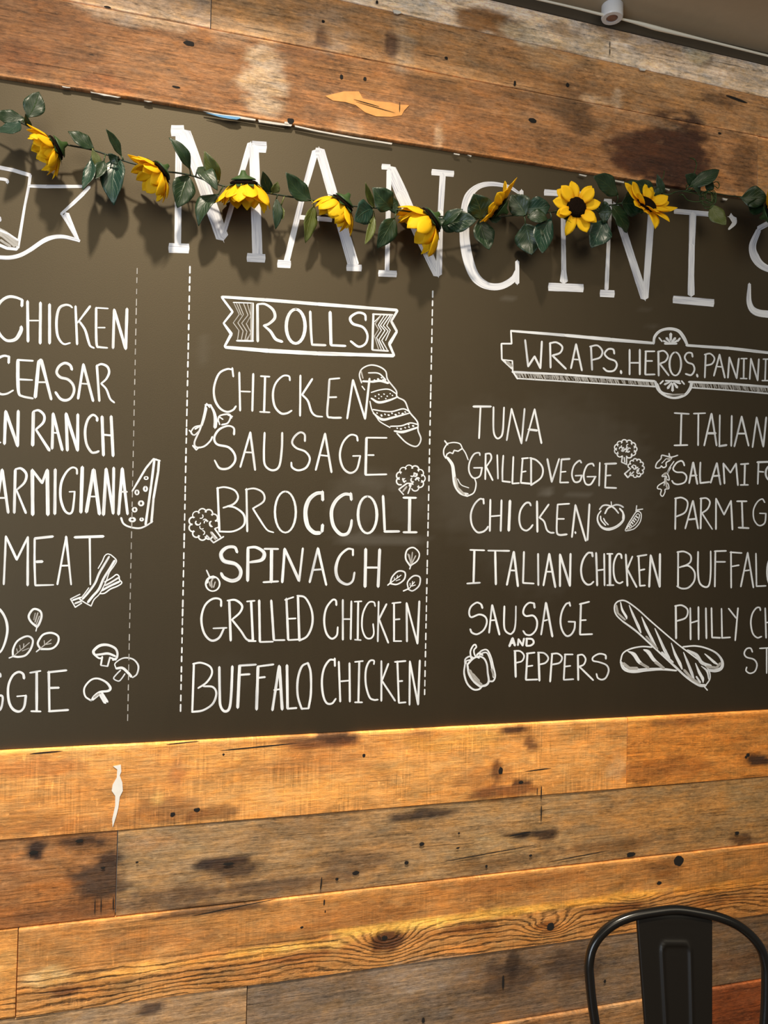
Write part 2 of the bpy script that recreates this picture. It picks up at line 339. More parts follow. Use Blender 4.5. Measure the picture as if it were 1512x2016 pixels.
# soft patches of tone (x px, y px, half width, half height, amount, colour)
PATCH = [
 # upper planks
 (520, 150, 42, 75, .75, (196, 166, 136)), (455, 60, 55, 35, .35, (176, 142, 112)), (130, 60, 90, 30, .35, (104, 66, 40)),
 (120, 110, 150, 28, .35, (112, 70, 42)), (40, 120, 60, 30, .35, (140, 80, 42)), (330, 110, 120, 40, .3, (172, 122, 82)),
 (250, 30, 90, 22, .5, (178, 150, 124)), (330, 40, 60, 22, .4, (190, 160, 132)), (200, 170, 70, 22, .35, (176, 104, 58)),
 (600, 110, 70, 28, .45, (104, 70, 46)), (700, 150, 120, 26, .35, (168, 116, 68)), (870, 165, 60, 26, .45, (166, 118, 72)),
 (855, 180, 70, 24, .4, (110, 78, 52)), (790, 95, 26, 45, .45, (186, 158, 130)), (640, 60, 55, 45, .4, (180, 148, 120)), (770, 90, 14, 26, .6, (96, 66, 48)), (633, 75, 14, 20, .55, (96, 66, 48)),
 (864, 265, 10, 22, .7, (196, 160, 128)), (690, 250, 26, 24, .4, (182, 142, 108)), (960, 250, 60, 30, .35, (166, 108, 62)),
 (1325, 275, 62, 62, 1.0, (66, 40, 28)), (1270, 300, 70, 55, .75, (84, 50, 32)), (1355, 300, 50, 60, .8, (74, 44, 30)), (1235, 270, 40, 30, .4, (96, 60, 40)),
 (1320, 345, 60, 30, .7, (74, 44, 30)), (1130, 225, 45, 55, .5, (104, 74, 50)), (1100, 205, 60, 18, .4, (120, 90, 64)), (1230, 185, 120, 25, .3, (140, 98, 62)),
 (1215, 195, 10, 28, .7, (190, 156, 124)), (1175, 198, 26, 9, .6, (188, 152, 118)), (1080, 110, 50, 30, .45, (184, 146, 108)), (1290, 240, 60, 12, .45, (176, 138, 104)),
 (1460, 330, 26, 60, .45, (104, 72, 46)), (1420, 195, 40, 14, .5, (104, 74, 50)), (1100, 330, 120, 26, .3, (168, 112, 62)), (1200, 60, 50, 20, .5, (140, 108, 78)),
 (985, 50, 55, 26, .8, (140, 98, 60)), (930, 35, 40, 30, .7, (150, 108, 70)), (1110, 60, 45, 16, .5, (150, 118, 86)), (1380, 110, 20, 16, .7, (122, 92, 66)), (1290, 95, 60, 20, .4, (156, 124, 94)), (1040, 65, 60, 22, .55, (206, 186, 160)),
 (1170, 92, 60, 18, .5, (200, 176, 150)), (1370, 105, 24, 18, .7, (206, 192, 170)), (1470, 150, 50, 20, .5, (204, 178, 152)),
 # first plank below the board
 (80, 1510, 90, 20, .4, (176, 104, 50)), (640, 1462, 75, 12, .75, (120, 74, 40)), (590, 1455, 40, 10, .5, (84, 52, 30)), (660, 1450, 40, 14, .7, (72, 44, 26)), (1015, 1436, 30, 9, .7, (78, 48, 28)),
 (610, 1500, 130, 30, .35, (150, 90, 44)), (340, 1590, 70, 24, .45, (120, 82, 50)), (430, 1600, 60, 16, .5, (104, 68, 40)), (640, 1560, 70, 30, .4, (222, 154, 80)), (200, 1620, 200, 16, .35, (150, 92, 46)),
 (350, 1520, 14, 35, .5, (150, 96, 56)), (310, 1570, 12, 20, .34, (230, 172, 96)), (460, 1490, 120, 24, .3, (226, 160, 88)), (960, 1530, 90, 34, .4, (150, 92, 44)), (978, 1515, 12, 26, .6, (96, 58, 32)),
 (1000, 1555, 60, 16, .6, (112, 66, 34)), (1025, 1540, 24, 8, .8, (84, 52, 30)), (1045, 1465, 16, 18, .6, (110, 70, 40)), (830, 1460, 26, 20, .5, (140, 86, 44)), (1130, 1500, 90, 34, .4, (208, 146, 80)), (900, 1460, 90, 20, .4, (226, 158, 76)),
 (1215, 1510, 20, 30, .4, (206, 160, 110)), (1490, 1495, 26, 12, .8, (66, 42, 26)), (1340, 1480, 120, 26, .45, (206, 130, 54)), (1310, 1515, 100, 24, .4, (140, 82, 36)), (1350, 1420, 60, 8, .5, (110, 66, 32)),
 # second
 (70, 1680, 26, 22, .85, (54, 36, 26)), (160, 1660, 50, 12, .6, (60, 40, 28)), (215, 1700, 30, 20, .7, (58, 40, 30)), (190, 1730, 60, 34, .7, (70, 50, 36)), (90, 1755, 60, 28, .4, (176, 110, 52)), (30, 1710, 40, 20, .4, (112, 72, 42)),
 (130, 1800, 110, 14, .45, (100, 62, 34)), (430, 1700, 60, 12, .75, (52, 38, 30)), (460, 1715, 50, 18, .6, (66, 48, 36)), (330, 1770, 90, 22, .5, (92, 70, 52)), (420, 1790, 120, 10, .6, (78, 54, 36)), (300, 1660, 60, 20, .4, (168, 124, 84)),
 (540, 1745, 160, 14, .55, (84, 62, 44)), (840, 1604, 62, 9, .9, (58, 44, 34)), (800, 1606, 40, 8, .6, (70, 54, 42)), (1045, 1642, 45, 6, .9, (58, 42, 30)), (1075, 1648, 26, 8, .7, (70, 50, 34)), (620, 1640, 120, 40, .25, (112, 88, 64)),
 (700, 1700, 70, 28, .45, (96, 72, 52)), (980, 1700, 110, 18, .45, (100, 70, 42)), (1320, 1600, 130, 34, .35, (180, 124, 62)), (1180, 1670, 140, 12, .5, (104, 70, 38)), (1460, 1655, 26, 12, .6, (70, 46, 28)), (1405, 1580, 30, 22, .4, (178, 120, 58)),
 # third: light band between rough upper and figured lower half
 (90, 1925, 55, 16, .36, (232, 186, 128)), (300, 1905, 150, 10, .55, (226, 160, 84)), (560, 1868, 150, 10, .65, (232, 166, 84)), (800, 1822, 140, 9, .75, (236, 170, 82)), (1000, 1795, 130, 9, .7, (232, 164, 76)), (1200, 1768, 130, 9, .7, (224, 154, 66)), (1420, 1745, 110, 9, .6, (206, 136, 60)),
 (130, 1950, 35, 9, .7, (110, 66, 34)), (590, 1880, 60, 8, .6, (130, 78, 38)), (300, 1850, 130, 26, .3, (146, 92, 50)), (700, 1800, 120, 26, .3, (150, 90, 42)), (920, 1830, 60, 8, .6, (110, 64, 28)), (1040, 1735, 140, 18, .35, (140, 80, 34)),
 (1310, 1712, 40, 22, .4, (120, 74, 38)), (765, 1852, 36, 20, .7, (84, 50, 28)), (1080, 1822, 26, 16, .6, (120, 72, 34)), (1210, 1790, 60, 9, .6, (120, 70, 32)), (1380, 1778, 100, 10, .4, (110, 66, 32)), (440, 1890, 120, 10, .4, (180, 116, 54)),
 # fourth
 (300, 1985, 30, 12, .7, (80, 62, 50)), (820, 1930, 80, 40, .45, (140, 118, 98)), (600, 1960, 100, 30, .4, (116, 96, 78)), (740, 1990, 90, 24, .4, (134, 112, 90)), (1000, 1930, 60, 30, .5, (66, 48, 36)), (1130, 1900, 50, 40, .5, (70, 52, 40)),
 (1100, 1950, 90, 24, .3, (110, 84, 60)), (1450, 1900, 60, 24, .4, (104, 70, 44)), (880, 1890, 60, 14, .4, (132, 110, 88)), (1010, 1900, 14, 30, .5, (50, 36, 28)),
 (1440, 1985, 60, 30, .4, (120, 62, 30)), (1100, 2000, 90, 12, .4, (140, 96, 60)),
]
PATCHW = []
for (px, py, rx, ry, a, c) in PATCH:
    p = at(px, py); q = at(px + rx, py); r = at(px, py + ry)
    g_ = 1.14 if py > 1400 else 1.04
    PATCHW.append((p.x, p.z, max(.004, (q - p).length), max(.003, (r - p).length), a, lin([min(252, v * g_) for v in c])))
PATCHW = [(x, z, rx, rz, min(1, a * 1.3), c) for (x, z, rx, rz, a, c) in PATCHW]
KNOTS = []                                        # growth-ring centres of the figured plank
for (px, py, rx, ry, amp) in [(765, 1848, 55, 34, .060), (1083, 1818, 40, 22, .050), (350, 1985, 110, 46, -.034), (1255, 1762, 45, 16, .030), (1420, 1790, 90, 26, -.03), (600, 1905, 90, 22, -.014)]:
    p = at(px, py); KNOTS.append((p.x, p.z, (at(px + rx, py) - p).length, (at(px, py + ry) - p).length, amp))

WK = 1.0
wb = MB(); TONE = []; FIG = []; GUV = []
def plank(x0, x1, zb, zt, front, col, col2=None, figured=None, saw=0.0, fine=True, seed=0, worn_lit=(0, 0)):
    """one board of the wall: a fine grid on its face, turned edges, raw end grain"""
    g = 0.0009
    x0 += g; x1 -= g
    step = 0.008 if fine else 0.1
    nx = max(2, int((x1 - x0) / step)); nz_ = max(2, int((zt((x0 + x1) / 2) - zb((x0 + x1) / 2)) / (0.0075 if fine else 0.1)))
    base = lin(col); end = lin(col2) if col2 else base
    V = []; Fc = []
    ox, oz = seed * 3.71, seed * 1.93
    rows = [(-1, 0.022), (0, 0.0012)] + [(k, 0.0) for k in range(0, nz_ + 1)] + [(nz_, 0.0012), (nz_ + 1, 0.022)]
    for (k, dy) in rows:
        kk = min(max(k, 0), nz_)
        for i in range(nx + 1):
            x = x0 + (x1 - x0) * i / nx
            b_, t_ = zb(x) + g, zt(x) - g
            if dy == 0.0: b_ += 0.0012; t_ -= 0.0012
            z = b_ + (t_ - b_) * kk / nz_
            wv = 0.0
            if fine and dy == 0.0: wv = 0.0008 * noise.noise(Vector((x * 5 + ox, z * 30, oz)))
            V.append(Vector((x, front + dy + wv, z)))
            t = i / nx
            c = [base[j] + (end[j] - base[j]) * t for j in range(3)]
            field = z; fg = 0.0
            if fine:
                n1 = noise.noise(Vector((x * 3 + ox, z * 9 + oz, seed)))
                n2 = noise.noise(Vector((x * 14 + ox, z * 40 + oz, seed + 5)))
                n3 = noise.noise(Vector((x * 45 + ox, z * 90 + oz, seed + 9)))
                s = 1 + 0.26 * n1 + 0.20 * n2 + 0.12 * n3
                c = [c[j] * (s + (0.08 * n2 - 0.10 * n1) * (1, 0, -1)[j]) for j in range(3)]
                for (cx, cz, rx, rz, a, pc) in PATCHW:
                    u = (x - cx) / rx; v = (z - cz) / rz
                    if abs(u) < 2 and abs(v) < 2:
                        d = math.sqrt(u * u + v * v) + 0.45 * n2 + 0.35 * n3 + 0.2 * n1
                        w = a * min(1, max(0, (1.25 - d) / 0.55))
                        if w > 0:
                            w = w * w * (3 - 2 * w) if w < 1 else 1
                            c = [c[j] + (pc[j] - c[j]) * w for j in range(3)]
                e = max(worn_lit[1] * max(0, 1 - (t_ - z) / 0.004), worn_lit[0] * max(0, 1 - (z - b_) / 0.004))  # paler edges: raw worn wood, plus light catching lower plank tops, painted in
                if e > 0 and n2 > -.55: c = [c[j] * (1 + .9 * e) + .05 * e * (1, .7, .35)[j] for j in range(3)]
                if figured is not None:
                    rel = (z - b_) / (t_ - b_)
                    fg = min(1, max(0, (figured(x) - rel) / 0.10))
                    field = z + 0.004 * n1
                    for (cx, cz, rx, rz, am) in KNOTS:
                        u = (x - cx) / rx; v = (z - cz) / rz; d2 = u * u + v * v
                        if d2 < 9: field += am * math.exp(-d2)
            TONE.append([max(0.004, v * WK) for v in c] + [1.0]); FIG.append((field, fg, saw)); GUV.append((x + ox, z + oz))
    R = len(rows); st = nx + 1
    for r in range(R - 1):
        for i in range(nx):
            a = r * st + i; Fc.append((a, a + 1, a + st + 1, a + st))
    n0 = len(V)
    # end faces
    for xx, i0 in ((x0, 0), (x1, nx)):
        lo, hi = V[2 * st + i0], V[(R - 3) * st + i0]
        for p in (lo, Vector((lo.x, front + 0.022, lo.z)), Vector((hi.x, front + 0.022, hi.z)), hi):
            V.append(p.copy()); TONE.append([v * 1.3 for v in base] + [1]); FIG.append((p.z, 0, 0)); GUV.append((p.x + ox, p.z + oz))
        k = len(V) - 4
        Fc.append((k, k + 1, k + 2, k + 3) if i0 == 0 else (k + 3, k + 2, k + 1, k))
    wb.add(V, Fc, 0)

xa = xat(1491, 330); xb = xat(413, 110); xd = xat(1234, 1490); xe = xat(229, 1720); xf = xat(33, 1925); xg = xat(486, 1980)
xh = xat(1330, 1980); xh2 = xat(1508, 1960)
def pad(n=None):
    while len(TONE) < len(wb.v):
        TONE.append([.1, .08, .05, 1]); FIG.append((0, 0, 0)); GUV.append((0, 0))

def hole(px, py, rx, ry, y=-0.0015, m=1, tilt=0.0, jag=0.25):
    """sunken dark dish: rim level with the face, floor inside"""
    p = at(px, py, 0.0); n = 22
    if rx > 2 and ry > 2: rx *= .8; ry *= .72
    s = (at(px + 1, py) - p).length
    V = []; Fc = []
    for ring, (k, dy) in enumerate(((1.0, y), (0.55, y - 0.0002))):
        for i in range(n):
            an = 2 * pi * i / n
            j = 1 + jag * noise.noise(Vector((px * .37 + cos(an) * 1.3, py * .41 + sin(an) * 1.3, 2)))
            a, b = rx * k * j * cos(an), ry * k * j * sin(an)
            V.append(Vector((p.x + s * (a * cos(tilt) - b * sin(tilt)), y if ring == 0 else dy, p.z + s * (a * sin(tilt) + b * cos(tilt)))))
    for i in range(n):
        Fc.append((i, (i + 1) % n, n + (i + 1) % n, n + i))
    Fc.append(tuple(range(n, 2 * n)))
    Fc = [f[::-1] for f in Fc]
    wb.add(V, Fc, m)
def poly(pts, y, m, thick=0.0006):
    P = [at(px, py, 0.0) for (px, py) in pts]; n = len(P)
    V = [Vector((p.x, y, p.z)) for p in P] + [Vector((p.x, y + thick + 0.002, p.z)) for p in P]
    Fc = [tuple(range(n))] + [((i + 1) % n, i, n + i, n + (i + 1) % n) for i in range(n)]
    # face the room
    A = sum((P[i].x * P[(i + 1) % n].z - P[(i + 1) % n].x * P[i].z) for i in range(n))
    if A < 0: Fc = [f[::-1] for f in Fc]
    wb.add(V, Fc, m)
def features(upper):
    keep = lambda py: (py < 800) == upper
    for h in [(672, 152, 4, 6), (718, 156, 4, 5), (372, 86, 13, 7), (347, 172, 10, 3), (212, 15, 9, 3), (572, 239, 8, 8), (1013, 165, 3, 7), (1048, 238, 10, 6), (1416, 263, 4, 2.5),
              (1232, 27, 2, 2), (636, 43, 4, 4), (878, 115, 4, 4), (1117, 168, 4, 5), (742, 5, 3, 5),
              (340, 1603, 6.5, 6.5), (388, 1594, 8, 6), (157, 1655, 10, 5), (67, 1678, 11, 6), (1472, 1486, 4, 4), (985, 1517, 5, 9), (1025, 1540, 6, 4),
              (203, 1708, 6, 3.5), (700, 1718, 8, 5.5), (663, 1730, 4, 4), (800, 1698, 5, 5), (957, 1705, 3, 4), (830, 1661, 6, 5), (901, 1669, 4, 2.5), (1044, 1684, 4, 3), (1241, 1682, 10, 6),
              (450, 1700, 14, 4), (903, 1640, 2, 2), (1335, 1694, 12, 13), (1083, 1824, 9, 10), (757, 1846, 7, 6), (1297, 1738, 6, 4), (594, 1825, 4, 3),
              (270, 1697, 3, 2), (440, 1485, 3, 3), (1450, 1640, 5, 4), (1468, 1490, 3, 3), (990, 1933, 3, 16), (833, 2008, 4, 7), (1190, 1931, 3, 4), (716, 1487, 4, 5)]:
        if keep(h[1]): hole(*h)
    # narrow splits along the boards
    for (px, py, rx, ry, t) in [(90, 1481, 32, 1.6, -.03), (510, 1470, 72, 1.3, -.04), (1025, 1641, 22, 1.8, -.1), (1065, 1560, 1.2, 12, 0), (1065, 1600, 1.2, 15, 0), (1057, 1558, .8, 7, 0),
                                (187, 1783, 1, 16, 0), (199, 1781, 1, 15, 0), (223, 1778, 1.2, 14, 0), (632, 1738, 1.4, 12, .1), (638, 1776, 1.5, 6, 0), (640, 1794, 1.2, 3, 0), (1140, 1685, 60, .9, -.07),
                                (460, 1786, 80, 1.1, -.09), (1200, 103, .8, 6, 0), (1200, 88, .7, 6, 0), (360, 1462, 34, 1.0, -.05), (960, 1680, 90, .9, -.07), (1450, 196, 22, 2, .12), (1060, 1515, 26, 1, -.05)]:
        if keep(py): hole(px, py, rx, ry, tilt=-t)
    if not upper:
        poly([(223, 1508), (238, 1505), (239, 1518), (236, 1526), (241, 1540), (242, 1556), (236, 1568), (233, 1590), (229, 1606), (222, 1628), (221, 1612), (227, 1585), (227, 1566), (220, 1556), (222, 1544), (230, 1530), (231, 1514)], -0.0026, 4)
        return
    # the orange splintered scar and the white marks
    poly([(640, 190), (676, 181), (706, 181), (714, 195), (740, 200), (770, 203), (785, 207), (805, 208), (795, 219), (790, 228), (770, 231), (740, 230), (718, 222), (700, 208), (680, 202), (655, 199)], -0.0022, 2)
    hole(786, 212, .9, 9, y=-0.0030); hole(720, 204, 26, .7, y=-0.0030, tilt=-.10); hole(740, 213, 40, .6, y=-0.0030, tilt=-.10)
    poly([(772, 23), (780, 23), (788, 26), (789, 29), (782, 31), (775, 29)], -0.0055, 3)
    poly([(1255, 136), (1262, 137), (1270, 139), (1267, 142), (1259, 141)], -0.0055, 3)
    # broken plaster edge showing between board and upper plank
    for seg in [[(122, 170), (131, 171.5), (138, 172.5), (139, 173.6), (131, 173.2), (124, 172)], [(178, 181), (190, 183.5), (205, 185.5), (222, 189), (238, 192), (232, 193), (216, 190), (205, 189), (192, 185), (180, 183)], [(283, 198.5), (292, 199.5), (300, 201), (292, 201.4)],
                [(400, 219), (440, 226), (470, 229), (503, 235), (503, 238), (440, 230)], [(508, 236), (560, 244), (575, 246), (573, 249), (545, 246), (510, 241)], [(580, 247), (625, 257), (700, 271), (772, 282), (771, 285), (690, 272), (620, 259), (581, 250)],
                [(560, 240), (570, 241), (568, 246), (560, 245)], [(893, 302), (905, 304), (904, 306), (894, 304)], [(920, 305), (928, 307), (927, 309)], [(1140, 343), (1155, 346), (1153, 348), (1141, 345)], [(1206, 354), (1228, 358), (1228, 361), (1207, 357)],
                [(1305, 370), (1318, 373), (1317, 376)], [(1422, 390), (1432, 392), (1430, 395), (1424, 394)]]:
        poly(seg, -0.0012, 3)

def finish_wall(name):
    global wb, TONE, FIG, GUV
    pad()
    wall = wb.build(name, [WOOD, HOLE, RAW, PLASTER, PAINTDRIP])
    me = wall.data
    ca = me.attributes.new('tone', 'FLOAT_COLOR', 'POINT'); ca.data.foreach_set('color', [v for c in TONE for v in c])
    fa = me.attributes.new('figure', 'FLOAT_VECTOR', 'POINT'); fa.data.foreach_set('vector', [v for c in FIG for v in c])
    uvl = me.uv_layers.new(name='grain')
    vi = [0] * len(me.loops); me.loops.foreach_get('vertex_index', vi)
    uvl.data.foreach_set('uv', [c for i in vi for c in GUV[i]])
    struct(wall)
    wb = MB(); TONE = []; FIG = []; GUV = []
# above the board
plank(X0, X1, J2, JT, 0.001, (244, 216, 190), (244, 220, 196), seed=1)
plank(X0, xb, J1, J2, -0.0004, (184, 150, 120), seed=2, worn_lit=(.6, 0))
plank(xb, X1, J1, J2, -0.0004, (182, 138, 96), (180, 130, 86), seed=3, worn_lit=(.4, 0))
plank(X0, xa, BT, J1, -0.001, (124, 82, 52), (182, 130, 86), seed=4, worn_lit=(.8, .5))
plank(xa, X1, BT, J1, 0.001, (176, 126, 80), seed=5, worn_lit=(.6, .4))
features(True)
finish_wall('wall_back_upper')
plank(X0, xd, K1, BB, -0.001, (222, 160, 92), (222, 152, 80), saw=1.0, seed=6, worn_lit=(0, 1.2))
plank(xd, X1, K1, BB, 0.000, (214, 138, 62), (206, 130, 58), saw=.4, seed=7, worn_lit=(0, 1.2))
plank(X0, xe, K2, K1, 0.002, (162, 108, 62), saw=.3, seed=8)
plank(xe, X1, K2, K1, 0.0025, (164, 130, 92), (182, 132, 74), saw=.2, seed=9)
def fig(x): return 0.52
plank(X0, xf, K3, K2, 0.000, (214, 148, 78), figured=lambda x: 0.3, saw=.5, seed=10)
plank(xf, X1, K3, K2, -0.001, (196, 138, 78), (182, 118, 56), figured=fig, saw=.6, seed=11, worn_lit=(0, .8))
plank(X0, xg, K4, K3, 0.002, (172, 136, 100), saw=.3, seed=12, worn_lit=(0, .3))
plank(xg, X1, K4, K3, 0.003, (138, 114, 92), (116, 84, 54), saw=.2, seed=13)
plank(X0, xh, K5, K4, -0.001, (160, 118, 78), seed=14, worn_lit=(0, .9))
plank(xh, xh2, K5, K4, -0.001, (140, 74, 38), seed=15, worn_lit=(0, .9))
plank(xh2, X1, K5, K4, 0.000, (150, 112, 80), seed=16)
plank(X0, 0.9, K6, K5, 0.001, (140, 96, 56), fine=False, seed=17)
plank(0.9, X1, K6, K5, 0.000, (120, 82, 50), fine=False, seed=18)
plank(X0, 0.3, K7, K6, 0.001, (130, 92, 58), fine=False, seed=19)
plank(0.3, X1, K7, K6, 0.000, (140, 92, 50), fine=False, seed=20)
features(False)
finish_wall('wall_back_lower')

# ------------------------------------------------------------------ floor, ceiling, top trim
mb = MB(); mb.box((X0, -3.6, -0.05), (X1, 0.06, 0.0)); struct(mb.build('floor', FLOORM))
ZC = 1.5 + (at(1512, 103).z - 1.5)
mb = MB(); mb.box((X0, -0.17, ZC), (X1, 0.08, ZC + 0.12)); struct(mb.build('ceiling', CEIL))
mb = MB(); V = []  # dark band filling the gap from top plank to ceiling
for x in (X0, X1):
    zt = JT(x) + 0.0005
    V += [Vector((x, 0.002, zt)), Vector((x, 0.024, zt)), Vector((x, 0.024, ZC)), Vector((x, 0.002, ZC))]
mb.add(V, [(0, 1, 2, 3), (7, 6, 5, 4), (0, 4, 5, 1), (1, 5, 6, 2), (2, 6, 7, 3), (3, 7, 4, 0)][::1])
struct(mb.build('strip_1', STRIP))

# ------------------------------------------------------------------ menu board
BY = 0.007                                      # the board face lies this far behind the plank faces
PALE_MARKS = [(750, 1062, 95, 13, .13), (700, 985, 55, 60, .05), (800, 990, 40, 50, .035), (760, 945, 60, 18, .05), (1080, 965, 205, 185, .040), (1130, 870, 130, 60, .012), (1075, 970, 8, 10, .18), (1140, 973, 22, 3, .10),
          (400, 690, 16, 30, .05), (1000, 585, 16, 2, .12), (1285, 640, 16, 2, .08), (1270, 610, 12, 1.5, .06), (880, 990, 60, 60, .018), (440, 1330, 60, 40, .012)]  # eraser smudges and small marks, plus a broad pale dome
nx, nz_ = 210, 130
V = []; Fc = []; SM = []
SMW = []
for (px, py, rx, ry, a) in PALE_MARKS:
    p = at(px, py, BY); SMW.append((p.x, p.z, (at(px + rx, py, BY) - p).length, max(.006, (at(px, py + ry, BY) - p).length), a))
for k in range(nz_ + 1):
    for i in range(nx + 1):
        x = X0 + 0.01 + (X1 - X0 - 0.02) * i / nx
        b_, t_ = BB(x) + 0.0006, BT(x) - 0.0006
        z = b_ + (t_ - b_) * k / nz_
        V.append(Vector((x, BY, z)))
        n = noise.noise(Vector((x * 9, z * 9, 3))); n2 = noise.noise(Vector((x * 40, z * 60, 8)))
        s = 0.0
        for (cx, cz, rx, rz, a) in SMW:
            d = math.hypot((x - cx) / rx, (z - cz) / rz) + 0.25 * n + 0.2 * n2
            s += a * min(1, max(0, (1.15 - d) / 0.35))
        SM.append(s)
for k in range(nz_):
    for i in range(nx):
        a = k * (nx + 1) + i; Fc.append((a, a + 1, a + nx + 2, a + nx + 1))
n0 = len(V)
c = [0, nx, (nz_ + 1) * (nx + 1) - 1, nz_ * (nx + 1)]
for i in c: V.append(V[i] + Vector((0, 0.009, 0))); SM.append(0.0)
# closed back, edges along the full border
Fc.append((n0 + 3, n0 + 2, n0 + 1, n0))
Fc.append(tuple(range(nx, -1, -1)) + (n0, n0 + 1)); Fc.append(tuple(nz_ * (nx + 1) + i for i in range(nx + 1)) + (n0 + 2, n0 + 3))
Fc.append(tuple(k * (nx + 1) for k in range(nz_ + 1)) + (n0 + 3, n0)); Fc.append(tuple(k * (nx + 1) + nx for k in range(nz_, -1, -1)) + (n0 + 1, n0 + 2))
board = mesh_obj('menu_board', V, Fc, BOARD)
board.data.attributes.new('pale_marks', 'FLOAT', 'POINT').data.foreach_set('value', SM)
tag(board, 'wide dark chalkboard menu hand lettered in white, set into the plank wall', 'menu board')

LAYER = [0]
def ribbon(mbd, P, Wd, m=0, blunt=False):
    """flat painted stroke: P photo points (2D Vectors), Wd widths, rounded ends"""
    LAYER[0] += 1
    y = BY - 0.00025 - 0.0000012 * (LAYER[0] % 400)
    n = len(P)
    L_, R_ = [], []
    for i in range(n):
        t = (P[min(i + 1, n - 1)] - P[max(i - 1, 0)])
        if t.length < 1e-6: t = Vector((1, 0))
        t.normalize(); nn = Vector((-t.y, t.x)) * (Wd[i] / 2)
        L_.append(P[i] + nn); R_.append(P[i] - nn)
    def cap(i, sgn):
        t = (P[1] - P[0]) if i == 0 else (P[-1] - P[-2])
        if t.length < 1e-6: t = Vector((1, 0))
        t.normalize(); t = t * sgn; nn = Vector((-t.y, t.x)); r = Wd[i] / 2
        if blunt: return [P[i] + q * nn + .12 * r * t for q in (.95, .5, -.5, -.95)]
        return [P[i] + r * (cos(a) * nn / r + sin(a) * t) for a in (pi * .2, pi * .4, pi * .6, pi * .8)]
    V = [at(q.x, q.y, y) for q in L_ + R_]
    Fc = [(i, i + 1, n + i + 1, n + i) for i in range(n - 1)]
    e = [at(q.x, q.y, y) for q in cap(n - 1, 1)]; k = len(V); V += e
    Fc.append((n - 1, k, k + 1, k + 2, k + 3, 2 * n - 1))
    e = [at(q.x, q.y, y) for q in cap(0, -1)]; k = len(V); V += e
    Fc.append((n, k, k + 1, k + 2, k + 3, 0))
    sd_ = random.random() * 90; acc = 0.0; us = []
    for i in range(n):
        if i: acc += (P[i] - P[i - 1]).length
        us.append(acc)
    mbd.uv += [(us[i] * .01 + sd_, Wd[i] * .05 + sd_) for i in range(n)] + [(us[i] * .01 + sd_, -Wd[i] * .05 + sd_) for i in range(n)]
    for (a, w_) in ((us[-1], Wd[-1]), (0.0, Wd[0])):
        for q in (.6, .25, -.25, -.6): mbd.uv.append((a * .01 + sd_, (q if a else -q) * w_ * .05 + sd_))
    mbd.add(V, Fc, m)

def dense(P, Wd, step=3.0):
    out, wo = [], []
    for i in range(len(P) - 1):
        d = (P[i + 1] - P[i]).length; k = max(1, int(d / step))
        for j in range(k):
            t = j / k; out.append(P[i].lerp(P[i + 1], t)); wo.append(Wd[i] + (Wd[i + 1] - Wd[i]) * t)
    out.append(P[-1]); wo.append(Wd[-1]); return out, wo

def drawing(name, label, ox, oy, s, w, spec, mats=None, title=False):
    """strokes 'x,y x,y ...' separated by ';'.  ~ smooth, o ellipse 'cx,cy rx,ry', @ thin paint, *w or *w/w/w widths"""
    mbd = MB()
    for st in spec.replace('\n', ' ').split(';'):
        tk = st.split()
        if not tk: continue
        smooth = ell = False; m = 0; ws = [w]
        while tk and tk[0][0] in '~o@*':
            t = tk.pop(0)
            if t == '~': smooth = True
            elif t == 'o': ell = True
            elif t == '@': m = 1
            elif t[0] == '*': ws = [float(q) for q in t[1:].split('/')]
        pts = [Vector(tuple(float(c) for c in q.split(','))) for q in tk]
        if ell:
            c, r = pts[0], pts[1]
            pts = [Vector((c.x + r.x * cos(a), c.y + r.y * sin(a))) for a in [2 * pi * k / 24 - pi / 2 for k in range(25)]]
            if len(ws) == 1: ws = [ws[0] * .85, ws[0] * 1.15, ws[0] * .85, ws[0] * 1.15, ws[0] * .85]
        pts = [Vector((ox + p.x / s, oy + p.y / s)) for p in pts]
        if len(pts) == 1: pts.append(pts[0] + Vector((0.6, 0.6)))
        if smooth and len(pts) > 2: pts = catmull(pts, 6)
        # widths spread along the stroke
        n = len(pts); Wd = []
        for i in range(n):
            t = i / (n - 1) * (len(ws) - 1); k = min(int(t), len(ws) - 2) if len(ws) > 1 else 0
            Wd.append(ws[0] if len(ws) == 1 else ws[k] + (ws[k + 1] - ws[k]) * (t - k))
        runs = [(pts, Wd)] if (smooth or ell) else [(pts[i:i + 2], Wd[i:i + 2]) for i in range(n - 1)]
        for P, Q in runs:
            P, Q = dense(P, Q)
            sd = random.random() * 50
            Q2 = []
            for i, q in enumerate(Q):
                jit = 1 + (0.04 if title else 0.10) * noise.noise(Vector((P[i].x * .06 + sd, P[i].y * .06, sd)))
                Q2.append(q * jit * (1.0 if title else 0.87))
            if not title and len(P) > 6: Q2[0] *= .9; Q2[-1] *= .9
            ribbon(mbd, P, Q2, m, title and max(Q) > 7 and abs(P[-1].y - P[0].y) < .3 * abs(P[-1].x - P[0].x))
    o = mbd.build(name, mats or [CHALK, FAINT], board)
    uvl = o.data.uv_layers.new(name='stroke'); vi = [0] * len(o.data.loops); o.data.loops.foreach_get('vertex_index', vi)
    uvl.data.foreach_set('uv', [c for i in vi for c in mbd.uv[i]])
    o['label'] = label
    return o

